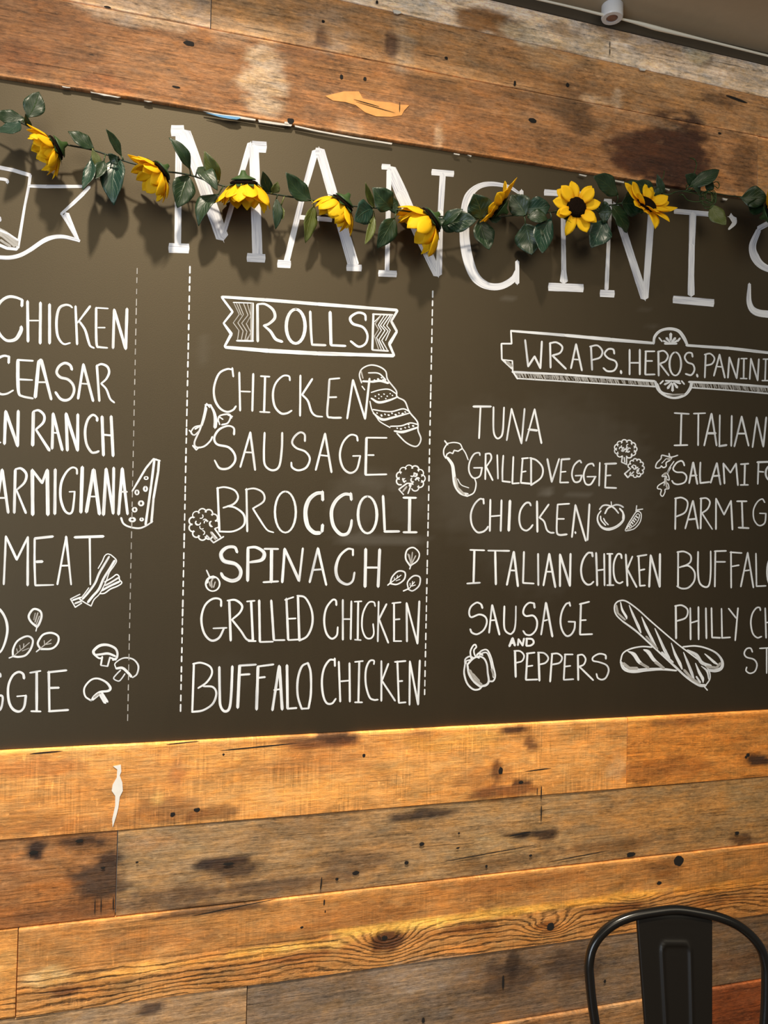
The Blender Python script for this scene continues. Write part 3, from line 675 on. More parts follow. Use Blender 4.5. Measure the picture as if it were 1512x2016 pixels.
# the shop name over the columns
drawing('title_lettering', 'large white painted serif capitals across the top of the board', 0, 150, 3.0, 12, """
 *22 1012,322 1085,322; *24/25 1092,335 1312,950; *13 1056,350 1050,990; *19 998,1014 1115,1018; *12/9 1478,400 1322,925;
 *22 1488,415 1572,420; *19/20 1500,420 1520,1050; *17 1460,1070 1565,1076;
 *13/11/12 1862,445 1790,700 1690,1105; *18/22 1890,440 2088,1115; *15 1865,445 1885,445; *9 1772,833 1960,848; *15 1640,1107 1716,1112; *13 2048,1130 2135,1133;
 *11 2255,534 2305,537; *19/24/22/16 2310,548 2370,690 2480,940 2582,1170; *10/9 2298,560 2286,1145; *13 2236,1164 2342,1168; *12 2550,566 2680,577; *12/11/12 2615,580 2602,800 2592,1170;
 ~ *5/7/9/11/16/18/20/20/19/14/13/13/9 3065,690 3000,652 2900,636 2820,655 2765,715 2745,820 2745,970 2770,1100 2812,1192 2880,1238 2960,1240 3030,1200 3055,1150;
 *8 3080,735 3080,678; *8 3055,1095 3055,1222;
 *12 3215,686 3440,700; *10/9/10/16 3324,700 3328,1000 3330,1150 3330,1212; *16 3240,1244 3445,1252;
 *11 3568,740 3612,742; *7/8 3605,750 3582,1258; *14 3545,1282 3628,1286; *15/15 3630,760 3806,1308; *14/12 3848,800 3812,1308;
 *10 3982,797 4225,818; *14/12/12/14 4092,815 4086,1000 4082,1180 4082,1290; *15 3976,1318 4216,1340;
 *15 4318,830 4318,830; ~ *13/9/4 4332,840 4336,868 4305,903;
 ~ *10/14/17/14/10 4480,910 4445,1000 4460,1070 4510,1125 4620,1165;
 ~ *6/11/14/14 4426,1228 4426,1340 4470,1395 4600,1410; *10 4610,830 4480,900
""", [BRUSH, FAINT], True)
# ribbon drawing at the left edge
drawing('ribbon_drawing', 'painted folded ribbon outline at left end of the board', 0, 310, 7.56, 6.5, """
 *7.5 -60,135 0,150 200,190 450,265; *6/5.5/5/6.5 450,265 428,430 368,720 265,1345; *6/7/6 430,425 700,432 1215,430; *6/8/7/5 1330,440 1230,545 1080,690 912,838; *12/10/5 985,845 1070,1040 1165,1230; *4 912,838 1000,970 1150,1230;
 ~ *5/7/8/9/8/8/8/7 1190,1245 1100,1215 950,1180 800,1185 650,1240 450,1375 300,1455 150,1490 0,1487 -60,1485;
 @ *15 -60,1080 60,1140 240,1290; *4 0,1085 120,1135 262,1230; *6 -40,1290 100,1350 250,1365; @ *5 10,1230 60,1265 150,1320; ~ *6 -40,315 60,325 105,345 112,375; *5 -5,890 5,940
""", [BRUSH, FAINT], True)
# left column
drawing('lettering', 'hand-lettered line CHICKEN in the left column', 0, 570, 5.4, 6.6, """
 ~ *5/6/7/7/6/6/7/9/7 232,108 170,84 100,76 35,105 -20,170 -50,300 -15,450 50,530 110,545 175,520 222,440 226,395; *6.5 236,110 232,175;
 *6.5 293,125 298,552; 430,140 427,572; *3.4 310,330 410,330; 527,158 527,572;
 ~ *4/5/6/6/6/4.5/3.5 768,192 740,170 690,165 630,200 602,310 605,450 630,530 680,580 745,568; *5.5 803,178 820,582; *6/4 958,178 826,352; ~ *5/6/5/3.5 850,345 905,430 940,550 960,600 1000,622;
 ~ *5.5/6/5/3.5 1022,195 1022,450 1030,595 1060,612 1142,620; *3.4 1025,194 1148,202; *3.4 1045,405 1115,405; *6 1202,622 1214,215; *6.5 1214,215 1336,630; *6.8 1336,630 1350,205
""")
drawing('lettering', 'hand-lettered line CEASAR in the left column', 0, 570, 5.4, 6.6, """
 ~ *4/6/7/7/5/4 92,712 40,705 -20,735 -60,810 -70,920 -45,1050 0,1108 70,1108 140,1072; *6 95,712 92,780;
 ~ *8/8/5/4.5 190,755 190,950 200,1100 240,1135 350,1158; *4.6 185,748 350,758; *5/3 205,955 345,962; *8 375,1145 412,770; *6 405,770 436,745; *8/6 438,750 545,1168; *3.8 405,985 500,985;
 ~ *6 765,852 745,805 690,782 630,815 602,880 640,932 720,955 775,1010 787,1080 755,1150 700,1178 640,1160 590,1092;
 *6/5.5 830,1160 886,795; *6 886,795 990,1185; *3.4 870,1000 950,1005; *5.5 1030,808 1056,1185; ~ *4/5.5/5.5/4 1030,810 1080,793 1140,820 1160,880 1130,950 1075,1000; ~ *4/5/4 1075,1000 1130,1060 1170,1160 1215,1202
""")
drawing('lettering', 'hand-lettered line ending RANCH in the left column', 0, 790, 4.32, 7, """
 *4 -10,352 4,350; *7 38,362 48,85; *7 48,85 150,380; 150,380 155,82; *7.5 284,90 278,375; ~ *4/6/6/5 284,85 330,78 375,120 368,180 305,240; *5/7 305,240 420,418;
 *6.5/7 443,402 452,105; *6.5 452,105 530,415; *3.5 455,268 500,270; *7 573,418 562,105; *7 562,105 660,418; 660,418 662,112; ~ *4/5/6/6/5/5 830,165 818,130 785,117 745,160 724,250 735,360 775,430 810,436 840,425; *6 826,140 826,165;
 868,130 880,460; 945,128 962,465; *4.5 888,285 940,290
""")
drawing('lettering', 'hand-lettered line ending PARMIGIANA in the left column', 0, 790, 4.32, 7, """
 *7 -40,950 18,582; *6.5 20,585 70,948; *4 -10,822 42,822; *6.5 130,585 121,948; ~ *4/6/6/4 130,578 180,572 224,620 208,690 140,755; *4/6 140,755 220,950;
 *8 278,965 275,585; *6 275,585 358,695; *6 358,695 400,585; *8.5 402,585 407,965; *7 470,580 466,958; ~ *5/4/5/6/6/5/5/4 655,618 650,575 610,565 560,610 520,700 515,820 545,920 585,955 615,935 628,850 635,770; *3 590,770 637,768;
 *8 700,560 688,945; *8 735,942 795,582; *8.5/8 797,582 846,960; *3.6 770,810 815,810; *7.5 880,965 903,575; *6.5 903,575 963,955; *6.5 963,955 967,566; *7 1008,962 1040,572; *7/6 1040,572 1085,960; *4 1030,770 1080,770
""")
drawing('cheese_drawing', 'white line drawing of a holed cheese wedge', 0, 790, 4.32, 5, """
 *4/5/4 1125,765 1240,570 1305,490; *4 1305,490 1360,506; *5.5 1312,505 1285,720 1238,1050; *5.5 1352,510 1345,600 1305,830 1288,1030; *5 1325,495 1330,498; ~ *5/4/4/3 1030,992 1050,1040 1100,1068 1180,1080 1240,1060 1298,1022;
 o *3 1243,653 15,12; o *4 1237,745 13,19; o *3.5 1165,775 14,19; o *4 1200,868 18,19; o *4 1145,922 16,17; o *4.5 1125,1007 22,15; o *3.5 1205,1005 12,11
""")
drawing('lettering', 'hand-lettered line ending MEAT in the left column', 0, 1030, 4.32, 5, """
 32,520 50,112; *5/6 50,112 143,310; 143,310 237,118; *5/6 237,118 235,528; ~ *5 295,135 294,330 300,525; *5.6 295,130 450,113; *6 310,328 360,326; *4.6/3 300,529 455,525; *5/4 488,520 562,115; *6/4 562,115 605,522; *4 515,362 590,360; *6 635,120 880,112; *5/3.5 763,120 768,522
""")
drawing('bacon_drawing', 'white drawing of two crossed bacon strips', 0, 1030, 4.32, 2.6, """
 ~ *5 928,285 882,362 842,430 808,510 750,590 702,645; ~ *5.6 975,318 932,390 882,470 842,560 790,620 748,672; ~ *2.4 835,385 870,325 890,280 915,262 945,270; ~ *2.6 945,270 990,315 972,360 930,420 900,500 848,600 800,650 775,705; ~ *3 775,705 720,675 670,640; ~ *2.4 690,635 715,605 755,550;
 ~ *3 890,500 950,465 990,437 1012,452 1016,480 1036,508 1000,535 940,560 890,595 850,600; ~ *4 895,530 950,500 1008,464; ~ *4.6 868,572 930,537 1015,497; *2.8 680,605 600,645; *2.8 600,645 640,715; *2.8 640,715 695,680; *4 620,655 685,632; *4.4 640,682 690,664
""")
drawing('lettering', 'curved end of a cut-off letter in the left column', 0, 1190, 4.32, 6, "~ *5/6/6/5/4 -30,30 0,45 35,95 58,160 62,235 42,325 10,395 -30,425")
LEAFV = """ ~ *5 315,192 262,145 245,95 285,40 340,55 354,100 335,160 315,192; *2.4 315,190 306,226; @ *3 300,75 288,130; @ *3 322,72 298,150; @ *3 335,100 308,170;
 ~ *4.5 110,440 112,380 150,310 230,270 278,300 265,370 220,430 160,446 110,440; *3 78,455 125,436; @ *2 125,432 250,325; @ *2 150,410 142,378; @ *2 175,390 168,348; @ *2 200,370 202,335; @ *2 190,395 245,372;
 ~ *4.5 345,378 322,340 330,305 370,255 440,242 495,272 490,330 440,375 345,380; *3 310,402 350,370; @ *2.4 345,372 435,300; @ *2 380,345 376,308; @ *2 395,340 435,332"""
drawing('leaves_drawing', 'white drawing of three basil leaves in the left column', 0, 1190, 4.32, 4, LEAFV)
drawing('lettering', 'hand-lettered line ending VEGGIE in the left column', 0, 1190, 4.32, 5.6, """
 ~ *5 -20,590 0,590 5,615; ~ *5 -50,785 18,778 18,850 0,895 -40,912; ~ *6/5/5/5.5/6/5/6 205,630 195,590 155,575 105,610 70,700 75,820 110,890 165,910 205,870 220,775; *3.5 145,782 222,775; *6 312,572 312,908; *4 255,581 345,565; *4 265,908 346,910; *5.5 415,572 420,905; *4.6 408,577 565,560; *5 430,710 500,708; *5 415,909 580,897
""")
drawing('mushroom_drawing', 'white drawing of three sliced mushrooms', 0, 1190, 4.32, 3.6, """
 ~ *5.5/6/5/5 802,425 796,395 845,352 910,344 975,370 998,410 992,455 960,472; ~ *5 805,430 860,424 920,418 980,440; ~ *4 800,425 840,456 870,455; *4 945,455 985,470; *4 870,445 858,515; *3 858,518 915,526; *4 915,524 935,450;
 ~ *2.6/3/4/3 985,540 980,500 1050,456 1130,465 1176,520 1165,590 1128,622; ~ *5/6/6 988,545 1040,540 1080,572 1118,615; ~ *3 1025,560 990,595 967,630 1008,652 1035,630 1062,590;
 ~ *4/4/4/6/5/3 775,818 725,780 718,710 770,645 830,630 900,660 938,708 920,735 850,745 800,780 775,818; *3.5 790,812 835,775; *6/8 850,765 895,835; *5 865,750 915,828; @ *5 800,790 840,760
""")
# divider lines of dashes
def dashes(x0, y0, x1, y1, pitch, dash, w, skip=()):
    L_ = math.hypot(x1 - x0, y1 - y0); n = int(L_ / pitch); out = []
    for k in range(n):
        j = random.uniform(-1.5, 1.5); a = (k * pitch + j) / L_; b = a + dash * random.uniform(.8, 1.15) / L_
        out.append('*%.1f %.1f,%.1f %.1f,%.1f' % (w * random.uniform(.85, 1.15), x0 + (x1 - x0) * a, y0 + (y1 - y0) * a, x0 + (x1 - x0) * b, y0 + (y1 - y0) * b))
    return ';'.join(out)
drawing('dashed_divider', 'white dashed line left of the middle column', 0, 0, 1, 3, dashes(374, 526, 355, 1420, 18.7, 11.5, 3.4))
drawing('dashed_divider', 'white dashed line right of the middle column', 0, 0, 1, 3, dashes(852, 574, 835.5, 1392, 18.2, 11, 3.0))
drawing('dashed_divider', 'faint rubbed dashed line right of the left column', 0, 0, 1, 2, dashes(270, 528, 251, 1432, 20, 11, 2.2), [FAINT, FAINT])
# middle column
drawing('banner_drawing', 'white notched banner outline around the middle heading', 350, 560, 2.908, 5, """
 *6/7.5/8/6.5 252,71 500,88 800,112 1255,147; *5 252,74 314,157; *5/4.5 314,157 262,222; *4.5/7 262,222 308,285; *7/5 306,285 268,355; *7/9.5/9/7.5 272,360 520,380 800,395 1236,408; *5 1258,150 1222,210; *6 1222,210 1254,268; *6/8 1254,270 1212,340; *5.5 1210,340 1238,405;
 *2.6 318,103 432,107; @ *7 425,112 425,320; *3 432,108 430,322; *4 338,322 432,324; @ *2.2 322,108 352,172 318,220 350,264 342,318; @ *2.2 350,108 376,172 344,220 374,266 364,318; @ *2.2 376,108 402,176 366,222 396,270 384,318; @ *2.2 398,110 418,180 392,225 418,275 398,318; @ *2 336,108 364,175; @ *2 390,320 418,280;
 *3.6 1116,170 1230,174; *5 1120,170 1114,374; *4 1114,375 1205,381; *2.2 1164,176 1128,212; @ *2.2 1165,176 1130,225 1150,258 1126,296 1150,372; *2.2 1182,178 1148,232 1166,262 1138,304 1166,374; *2.4 1200,178 1160,234 1186,264 1152,316 1182,376; *2.4 1216,178 1176,236 1204,266 1168,320 1200,376; *2.2 1224,180 1196,236 1216,262 1190,320
""")
drawing('lettering', 'hand-lettered heading ROLLS inside the notched banner', 350, 560, 2.908, 6, """
 *5.8 456,115 458,326; ~ *4/6/6.5/5 456,113 500,113 545,145 556,190 522,225 492,236; ~ *4/6/7/6 492,236 530,268 560,312 598,328; o *7 675,240 54,98; ~ *6/6/5 758,155 762,260 768,340; *5.4 768,345 846,348; *7.5/7 872,158 877,345; *5.4 877,348 960,352;
 ~ *5/5/6/6/5/5/5 1076,205 1070,172 1030,162 988,190 1003,225 1060,245 1086,290 1075,338 1035,356 990,325
""")
drawing('lettering', 'hand-lettered line CHICKEN beneath the banner', 350, 700, 2.908, 4.7, """
 *4.2 312,72 318,120; ~ *3.6/4.6/5/5/4.5/4 312,80 280,78 235,105 208,180 212,250 240,300 280,322 315,312 333,290; 352,97 357,315; *5 432,105 427,317; *3.4 360,205 415,207; *5 500,120 494,324; *3.6 475,118 525,121; *3.6 470,322 526,325;
 ~ *4/4/5/5/4 642,142 636,118 600,118 560,160 545,220 555,290 590,330 625,330 652,315; *4.6 702,114 700,345; 770,134 712,224; ~ *4.6/4.6/3.4 712,224 745,260 765,320 790,345 828,350; ~ *4.8 868,138 862,240 856,340 880,355 935,356; *3.8 868,135 926,130; *3.8 868,239 908,238; 970,360 1003,140; *4.6 1003,140 1072,362; *5 1072,362 1098,132
""")
drawing('bread_drawing', 'white drawing of a seeded twisted bread roll', 350, 700, 2.908, 3, """
 ~ *3.2 1052,156 1040,112 1055,76 1100,55 1150,62 1190,90 1202,138 1250,200 1256,236 1300,262 1326,322 1372,380 1376,430 1392,480 1366,520 1310,500 1255,446; ~ *2.6 1100,262 1112,312 1140,355 1160,380 1215,412; *2.6 1055,176 1070,196; ~ *3 1092,99 1150,102 1190,138; *4.5 1060,147 1112,150; ~ *5 1112,150 1160,145 1205,158; ~ *2.8 1108,211 1160,196 1210,194 1252,220; ~ *4/5.5/5/3 1108,245 1150,268 1210,256 1260,236;
 ~ *3 1118,309 1180,319 1230,320 1290,305 1328,322; ~ *3.4/6/5/3 1120,330 1170,366 1230,355 1325,330; ~ *3 1218,405 1280,402 1330,386 1372,394; ~ *4/6/4 1240,432 1290,437 1372,412; @ *3 1060,130 1050,90;
 *3 1125,140 1128,141; *4 1145,134 1150,136; *3 1165,126 1168,128; *4 1175,138 1180,140; *3 1188,142 1190,144; *3 1130,232 1132,233; *3 1150,222 1152,224; *2.6 1165,234 1167,235; *3 1180,220 1182,222; *3 1198,232 1200,233; *2.6 1215,218 1217,219; *3 1228,228 1230,229; *2.6 1150,245 1152,246; *3 1190,246 1192,247;
 *3 1140,328 1142,330; *4 1165,340 1168,346; *3 1185,335 1188,338; *4 1205,340 1210,342; *3 1225,330 1228,332; *4 1245,338 1250,340; *3 1265,328 1268,330; *4 1285,332 1290,332; *3 1300,322 1304,324; *3 1255,415 1258,417; *4 1275,420 1280,420; *3 1300,412 1304,414; *3 1322,408 1325,410; *4 1345,402 1350,404; *3 1320,395 1323,396
""")
drawing('sausage_drawing', 'white drawing of linked sausages at the column edge', 350, 700, 2.908, 3.4, """
 ~ *4 160,285 150,340 128,420 96,495 108,525 150,520 185,490 198,465; ~ *4/6/8/8 188,285 208,325 216,370 213,412; *4 158,282 190,284; *3 165,275 182,296; ~ *6/5/3 163,300 150,360 140,400; ~ *3.4 132,400 95,410 76,440 95,455 122,432; *3 66,428 82,446; ~ *3.6 230,376 240,345 290,336 302,352 286,386 252,396; *3 236,350 258,365; *3.4 288,340 312,349; *3 300,342 308,358; *3.6 86,516 106,540; *3 106,540 124,524; *4 100,420 125,405; *3 240,395 232,372
""")
drawing('lettering', 'hand-lettered line SAUSAGE in the middle column', 350, 700, 2.908, 4.6, """
 ~ *5/4/5/5/5/5/5/4 322,452 320,415 285,403 235,425 209,470 225,508 290,525 325,565 326,608 290,645 240,645 211,600; *4.6 358,638 415,440; *5.2 415,440 443,655; *3.6 380,553 425,555; ~ *4.8 497,442 493,560 500,628 540,657 580,635 595,540 598,442;
 ~ *4.6/4/4.6/4.6/4.6/5/4.4/4 728,490 726,452 700,440 668,465 655,500 680,530 730,550 756,590 736,640 690,657 655,640 650,612; *4.8 790,655 843,447; *5 843,447 880,668; *3.6 815,570 860,575; ~ *4.4/4/4.6/5/4.4/4.2 1030,488 1022,460 985,456 945,500 928,570 945,640 985,672 1025,650 1045,575; *3.4 1003,575 1045,574; *6 1080,472 1075,682; *3.8 1080,470 1196,471; *3.6 1090,570 1122,570; *4 1075,683 1195,680
""")
def broccoli(cx, cy, rx, ry, stem, w=2.6, gap=(1.2, 1.9), seed=1):
    rnd = random.Random(seed); out = []
    n = 11
    for k in range(n):
        a = 2 * pi * k / n
        if gap[0] < a < gap[1]: continue
        bx, by = cx + rx * .8 * cos(a), cy + ry * .8 * sin(a); r = rx * .27
        pts = []
        for j in range(6):
            b = a - 1.6 + 3.2 * j / 5; pts.append('%.1f,%.1f' % (bx + r * cos(b), by + r * sin(b)))
        out.append('~ *%.1f %s' % (w * rnd.uniform(.9, 1.3), ' '.join(pts)))
    for k in range(9):
        a = rnd.uniform(0, 6.28); q = rnd.uniform(.15, .6)
        bx, by = cx + rx * q * cos(a), cy + ry * q * sin(a); r = rx * .15; b0 = rnd.uniform(0, 6.28)
        pts = ['%.1f,%.1f' % (bx + r * cos(b0 + 2.6 * j / 4), by + r * sin(b0 + 2.6 * j / 4)) for j in range(5)]
        out.append('~ *%.1f %s' % (w * rnd.uniform(.8, 1.2), ' '.join(pts)))
    return ';'.join(out) + ';' + stem
drawing('broccoli_drawing', 'white drawing of a broccoli floret above the line end', 350, 900, 2.908, 3, broccoli(1333, 122, 78, 70, '*3.4 1312,150 1266,184; *3 1266,184 1292,214; *3 1336,158 1318,208; @ *4 1310,170 1290,195; *3 1315,150 1345,150', 2.7, (1.6, 2.5), 3))
drawing('broccoli_drawing', 'white drawing of a broccoli floret before the line start', 350, 900, 2.908, 3, broccoli(150, 385, 82, 86, '*3.6 165,448 205,490; *3.4 205,490 262,455; *3.6 212,410 245,456; @ *5 190,430 215,470; *3 195,430 225,465', 2.7, (0.1, 0.9), 5))
drawing('lettering', 'hand-lettered line BROCCOLI with heavier double C', 350, 900, 2.908, 4.4, """
 *5 228,176 238,422; ~ *3.6/4/4.4/4 224,178 270,172 325,190 345,230 320,268 260,290; ~ *4/4.4/5/4/4 285,280 330,290 378,330 378,388 320,424 237,426; *4.6 393,182 398,425; ~ *3.4/4/4.4/4 388,186 440,180 488,205 492,252 430,294; ~ *4/4.4/3.6/3 430,294 465,350 510,415 548,431; o *4.6 616,314 60,118;
 *7 828,198 830,246; ~ *7/8.5/9.5/9.5/9/8 828,204 790,210 750,246 731,310 742,390 778,430 815,434; *7 826,425 829,388; *6.5 990,208 994,244; ~ *6/7.5/8/8/6.5/5.5 990,214 950,214 905,250 880,310 890,390 930,440 970,438 990,400 996,360;
 o *5.6 1086,330 54,106; *6 1175,222 1185,420; *5.4 1183,426 1268,425; *6.8 1328,235 1325,428; *4.8 1292,232 1364,233; *4.8 1292,430 1368,430
""")
drawing('lettering', 'hand-lettered line SPINACH in heavy strokes', 350, 900, 2.908, 5, """
 ~ *6/6.5/8/9/8/8/8/8/6 340,545 325,516 280,518 248,552 265,594 330,612 360,650 350,692 310,708 265,690 248,664; *7 402,522 400,708; ~ *5/7/9/5 400,518 450,517 494,548 480,588 412,602; *7.5 537,528 535,714; *4.4 496,525 575,526; *4.6 490,716 575,711;
 *6 598,716 612,525; *6/7 612,525 695,708; *5 695,708 716,522; *5.4 755,716 802,522; *6/5 802,522 850,732; *4 775,646 825,642; *4.6 1003,528 1003,562; ~ *4/5/7/6.5/5/4.4 1003,528 970,527 925,570 905,640 920,700 965,728 1000,710 1012,660; *7 1076,526 1072,742; *6.5 1156,528 1147,742; *4.6 1080,632 1148,632
""")
drawing('leaves_drawing', 'white drawing of three spinach leaves at the right divider', 350, 900, 2.908, 3, """
 ~ *4/3.4/3/3 1330,622 1305,580 1313,532 1350,518 1382,550 1372,592 1332,622; *3 1336,615 1328,640; @ *3 1334,610 1325,560; @ *3 1336,610 1343,545; @ *3 1338,612 1362,565; @ *3 1330,590 1318,555; ~ *3.4 1216,722 1228,685 1262,653 1300,660 1296,700 1256,728 1216,724; *3 1202,733 1222,716; *2.2 1218,720 1278,676; *1.8 1240,702 1240,690; *1.8 1255,690 1258,678; *1.8 1250,708 1272,700;
 ~ *3.2 1320,755 1316,715 1350,680 1386,688 1382,735 1346,765 1320,757; *3 1292,766 1322,753; *2 1325,752 1355,715; *1.8 1330,735 1330,722; *1.8 1342,738 1360,732; *2 1342,730 1344,712
""")
drawing('onion_drawing', 'white drawing of a small round sprouted bulb', 350, 900, 2.908, 3, "o *3.4 200,725 40,42; *4/3 184,690 165,648; ~ *4 168,720 178,692 205,682; @ *4 195,745 192,712 202,690; @ *3 205,745 214,715; @ *3 186,738 180,715; ~ *3 165,720 180,695 215,690")
drawing('lettering', 'hand-lettered line GRILLED CHICKEN in the middle column', 350, 1060, 2.908, 4.6, """
 ~ *5/4/4.6/5/5/5/4.6 248,388 244,350 200,346 155,385 135,460 150,540 190,584 235,570 265,515; *3.6 203,515 280,512; *5.6 295,360 303,585; ~ *4/5/5/4 284,356 330,353 368,385 355,425 310,465; ~ *4.6/4.6/4.6 310,465 360,528 395,578 432,585; *5.4 420,360 430,585; *3.6 396,361 440,357; *3.8 405,588 446,588; *5.4 466,355 470,590; *4 470,593 545,591; *5.4 535,355 550,580; *3.6 550,583 612,582;
 *5.4 622,345 632,580; *3.6 614,352 662,336; *3.6 635,460 675,458; *3.6 632,582 705,578; *5.4 688,332 696,584; ~ *4.4/4.4/5/4.6/4.4 684,328 730,340 766,410 770,490 742,558 696,585;
 ~ *4.4/4/4.6/4.6/4.4/4 908,382 905,356 885,353 850,400 838,470 850,540 880,574 910,555 916,508; *4.4 945,352 945,580; *4.4 994,360 990,577; *3.4 950,462 985,462; *4.6 1033,362 1030,580; *3.2 1012,362 1052,360; *3.2 1014,580 1048,582; ~ *3.4/3.6/3.8/3.8/3.4 1130,388 1122,365 1090,370 1060,430 1055,510 1075,565 1105,572 1122,545 1118,490;
 *4 1150,362 1145,590; *4.4 1195,376 1152,462; *4.4 1152,462 1205,597; *4.4 1238,370 1238,585; *3.4 1228,371 1276,366; *3.4 1240,465 1270,462; *3.4 1236,588 1280,588; *4.4 1312,590 1310,370; *4.4 1310,370 1372,602; *4.8 1372,602 1383,360
""")
drawing('lettering', 'hand-lettered line BUFFALO CHICKEN at the foot of the middle column', 340, 1260, 2.853, 4.8, """
 *4.8 119,135 110,400; ~ *4/4.4/4.6/4 114,134 160,128 210,150 220,190 190,238 143,270; ~ *4/4.6/5/4.6/4.4 172,260 225,264 245,300 225,358 170,395 108,404; ~ *5.8 262,152 264,300 268,368 290,400 318,384 329,300 335,148; *7 376,146 365,380; *4.6 372,144 468,138; *4.6 376,196 432,192; *6.6 479,150 471,390; *4.4 476,149 566,137; *4.4 484,212 518,208;
 *6 560,394 598,145; *6.4 600,148 615,390; *3.6 570,281 612,275; *6 642,142 645,385; *4.4 645,386 695,382; ~ *4/5/5/5/4 760,128 725,150 703,220 702,310 722,380 730,386; *4 725,386 763,384; ~ *5 763,384 776,300 775,185 760,130;
 *4.4 910,104 911,146; ~ *4/4.6/5/4.6/4 908,112 880,114 850,160 838,230 845,310 865,354 895,356 916,330; *4.6 933,122 941,346; *4.4 993,130 995,346; *3.4 945,232 990,228; *4.6 1048,122 1043,350; *3.6 1024,123 1068,118; *3.6 1024,350 1064,350; ~ *3.6/4.4/4.6/4 1130,136 1130,116 1105,120 1085,170 1085,250 1105,320 1130,336 1152,335;
 *4.2 1172,118 1172,342; *4.4/3.6 1211,134 1175,230; *4/4.6 1176,230 1249,341; *4.4 1262,120 1270,350; *4 1248,123 1308,118; *3.6 1268,232 1290,230; *3.8 1270,353 1308,350; *4.2 1330,364 1332,120; *4.4 1332,120 1378,362; *4.8 1378,362 1388,115
""")
# right column
hat = []
rr = random.Random(4)
for k in range(120):
    t = k / 119; x = 130 + (885 - 130) * t; y0 = 293 + (342 - 293) * t; y1 = 320 + (366 - 320) * t
    if rr.random() < .85: hat.append('@ *%.1f %.0f,%.0f %.0f,%.0f' % (rr.uniform(1, 2.6), x, y0, x + rr.uniform(4, 12), y0 + (y1 - y0) * rr.uniform(.6, 1)))
for k in range(75):
    t = k / 74; x = 1085 + (1560 - 1085) * t; y0 = 345 + 28 * t; y1 = 368 + 38 * t
    if rr.random() < .85: hat.append('@ *%.1f %.0f,%.0f %.0f,%.0f' % (rr.uniform(1, 2.6), x, y0, x + rr.uniform(4, 10), y0 + (y1 - y0) * rr.uniform(.6, 1)))
drawing('plaque_drawing', 'white plaque outline with shaded lower edge and shell ornaments', 970, 630, 2.79, 4, """
 *4 100,58 104,130; *4 104,130 48,130; *4 48,130 50,215; *4/6 50,215 108,266; *3 55,218 108,224; *3.6 108,224 110,280; @ *7 80,232 104,252; *5/7/8/6 102,60 400,84 650,108 880,127; ~ *5/6/6/7/8/6 884,130 890,92 920,60 970,48 1020,60 1050,98 1068,135; *5.5/7/6 1064,139 1300,155 1570,186;
 *5 108,285 400,300 890,336; *3.4 137,321 500,343 896,366; *4 110,282 136,322; *5 1078,340 1300,350 1570,372; *3.4 1092,371 1300,386 1570,408; ~ *7/6/5/5/6/7/6 892,338 910,384 950,416 1000,428 1055,412 1085,375 1092,345; ~ *3 905,350 930,395 1000,412; @ *4 960,412 1050,408;
 *6.5/5 978,76 978,110; *6/4 955,100 974,122; *6/4 1002,100 983,122; *5/3.5 940,115 966,127; *5/3.5 1014,114 990,126; *4.6 945,130 1010,130; *3.4 914,98 930,117; *4.4 1028,101 1016,116;
 *6.5/4 988,388 988,350; *6/3.6 962,374 982,345; *6/3.6 1013,370 995,345; *5/3.4 945,353 972,341; *5/3.4 1030,348 1004,341; *4 950,334 1026,336; *3.6 920,350 936,334; *3.6 1052,352 1038,335;
 """ + ';'.join(hat))
drawing('lettering', 'hand-lettered heading WRAPS. HEROS. PANINI inside the plaque', 970, 630, 2.79, 4.5, """
 178,110 195,255; 195,255 230,200; 230,200 262,265; 262,265 270,118; 315,126 318,262; ~ *4/4.4/4.4 313,128 350,123 382,147 370,180 328,195; 328,195 402,268; 430,265 458,133; 458,133 490,277; *3.4 444,216 475,218; 540,146 546,274; ~ *4 534,146 575,140 602,170 590,205 545,220;
 ~ *4.2 668,185 662,162 635,160 615,185 635,210 672,225 682,250 665,278 630,281 608,264; *5 704,280 706,292; 752,163 752,299; 808,163 808,299; *3.6 755,235 805,235; 841,172 838,298; *3.8 838,172 889,172; *3.4 842,225 876,225; *3.8 838,300 890,299; 910,173 912,306; ~ *3.8 907,175 940,170 962,195 950,225 918,240; *4 918,240 967,304;
 o *4 1003,241 32,64; ~ *4 1098,202 1092,182 1068,182 1055,205 1070,232 1100,245 1108,275 1090,302 1060,296; *4.6 1122,300 1125,311; *4 1170,190 1165,316; ~ *3.6 1164,190 1195,185 1218,210 1205,240 1170,250; *4 1215,306 1246,190; *4 1246,190 1275,317; *3.2 1228,255 1260,258; *4 1292,317 1300,205; *4 1300,205 1340,320; *4 1340,320 1352,212;
 *3.8 1380,214 1378,321; *3 1364,212 1396,212; *3 1361,321 1396,322; *3.8 1412,324 1418,212; *3.8 1418,212 1455,332; *3.8 1455,332 1462,215; *3.6 1500,216 1496,333; *3 1486,215 1520,215; *3 1480,333 1515,333
""")
drawing('lettering', 'hand-lettered line TUNA in the right column', 850, 780, 3.436, 4, """
 *5.2 282,70 400,70; *4 330,74 320,285; ~ *4 418,74 418,228 435,280 460,281 480,240 489,76; *3.8 507,298 540,85; *4 540,85 607,320; 607,320 628,85; *3.8 638,302 696,88; *4.4 696,88 742,318; *5 655,225 712,232
""")
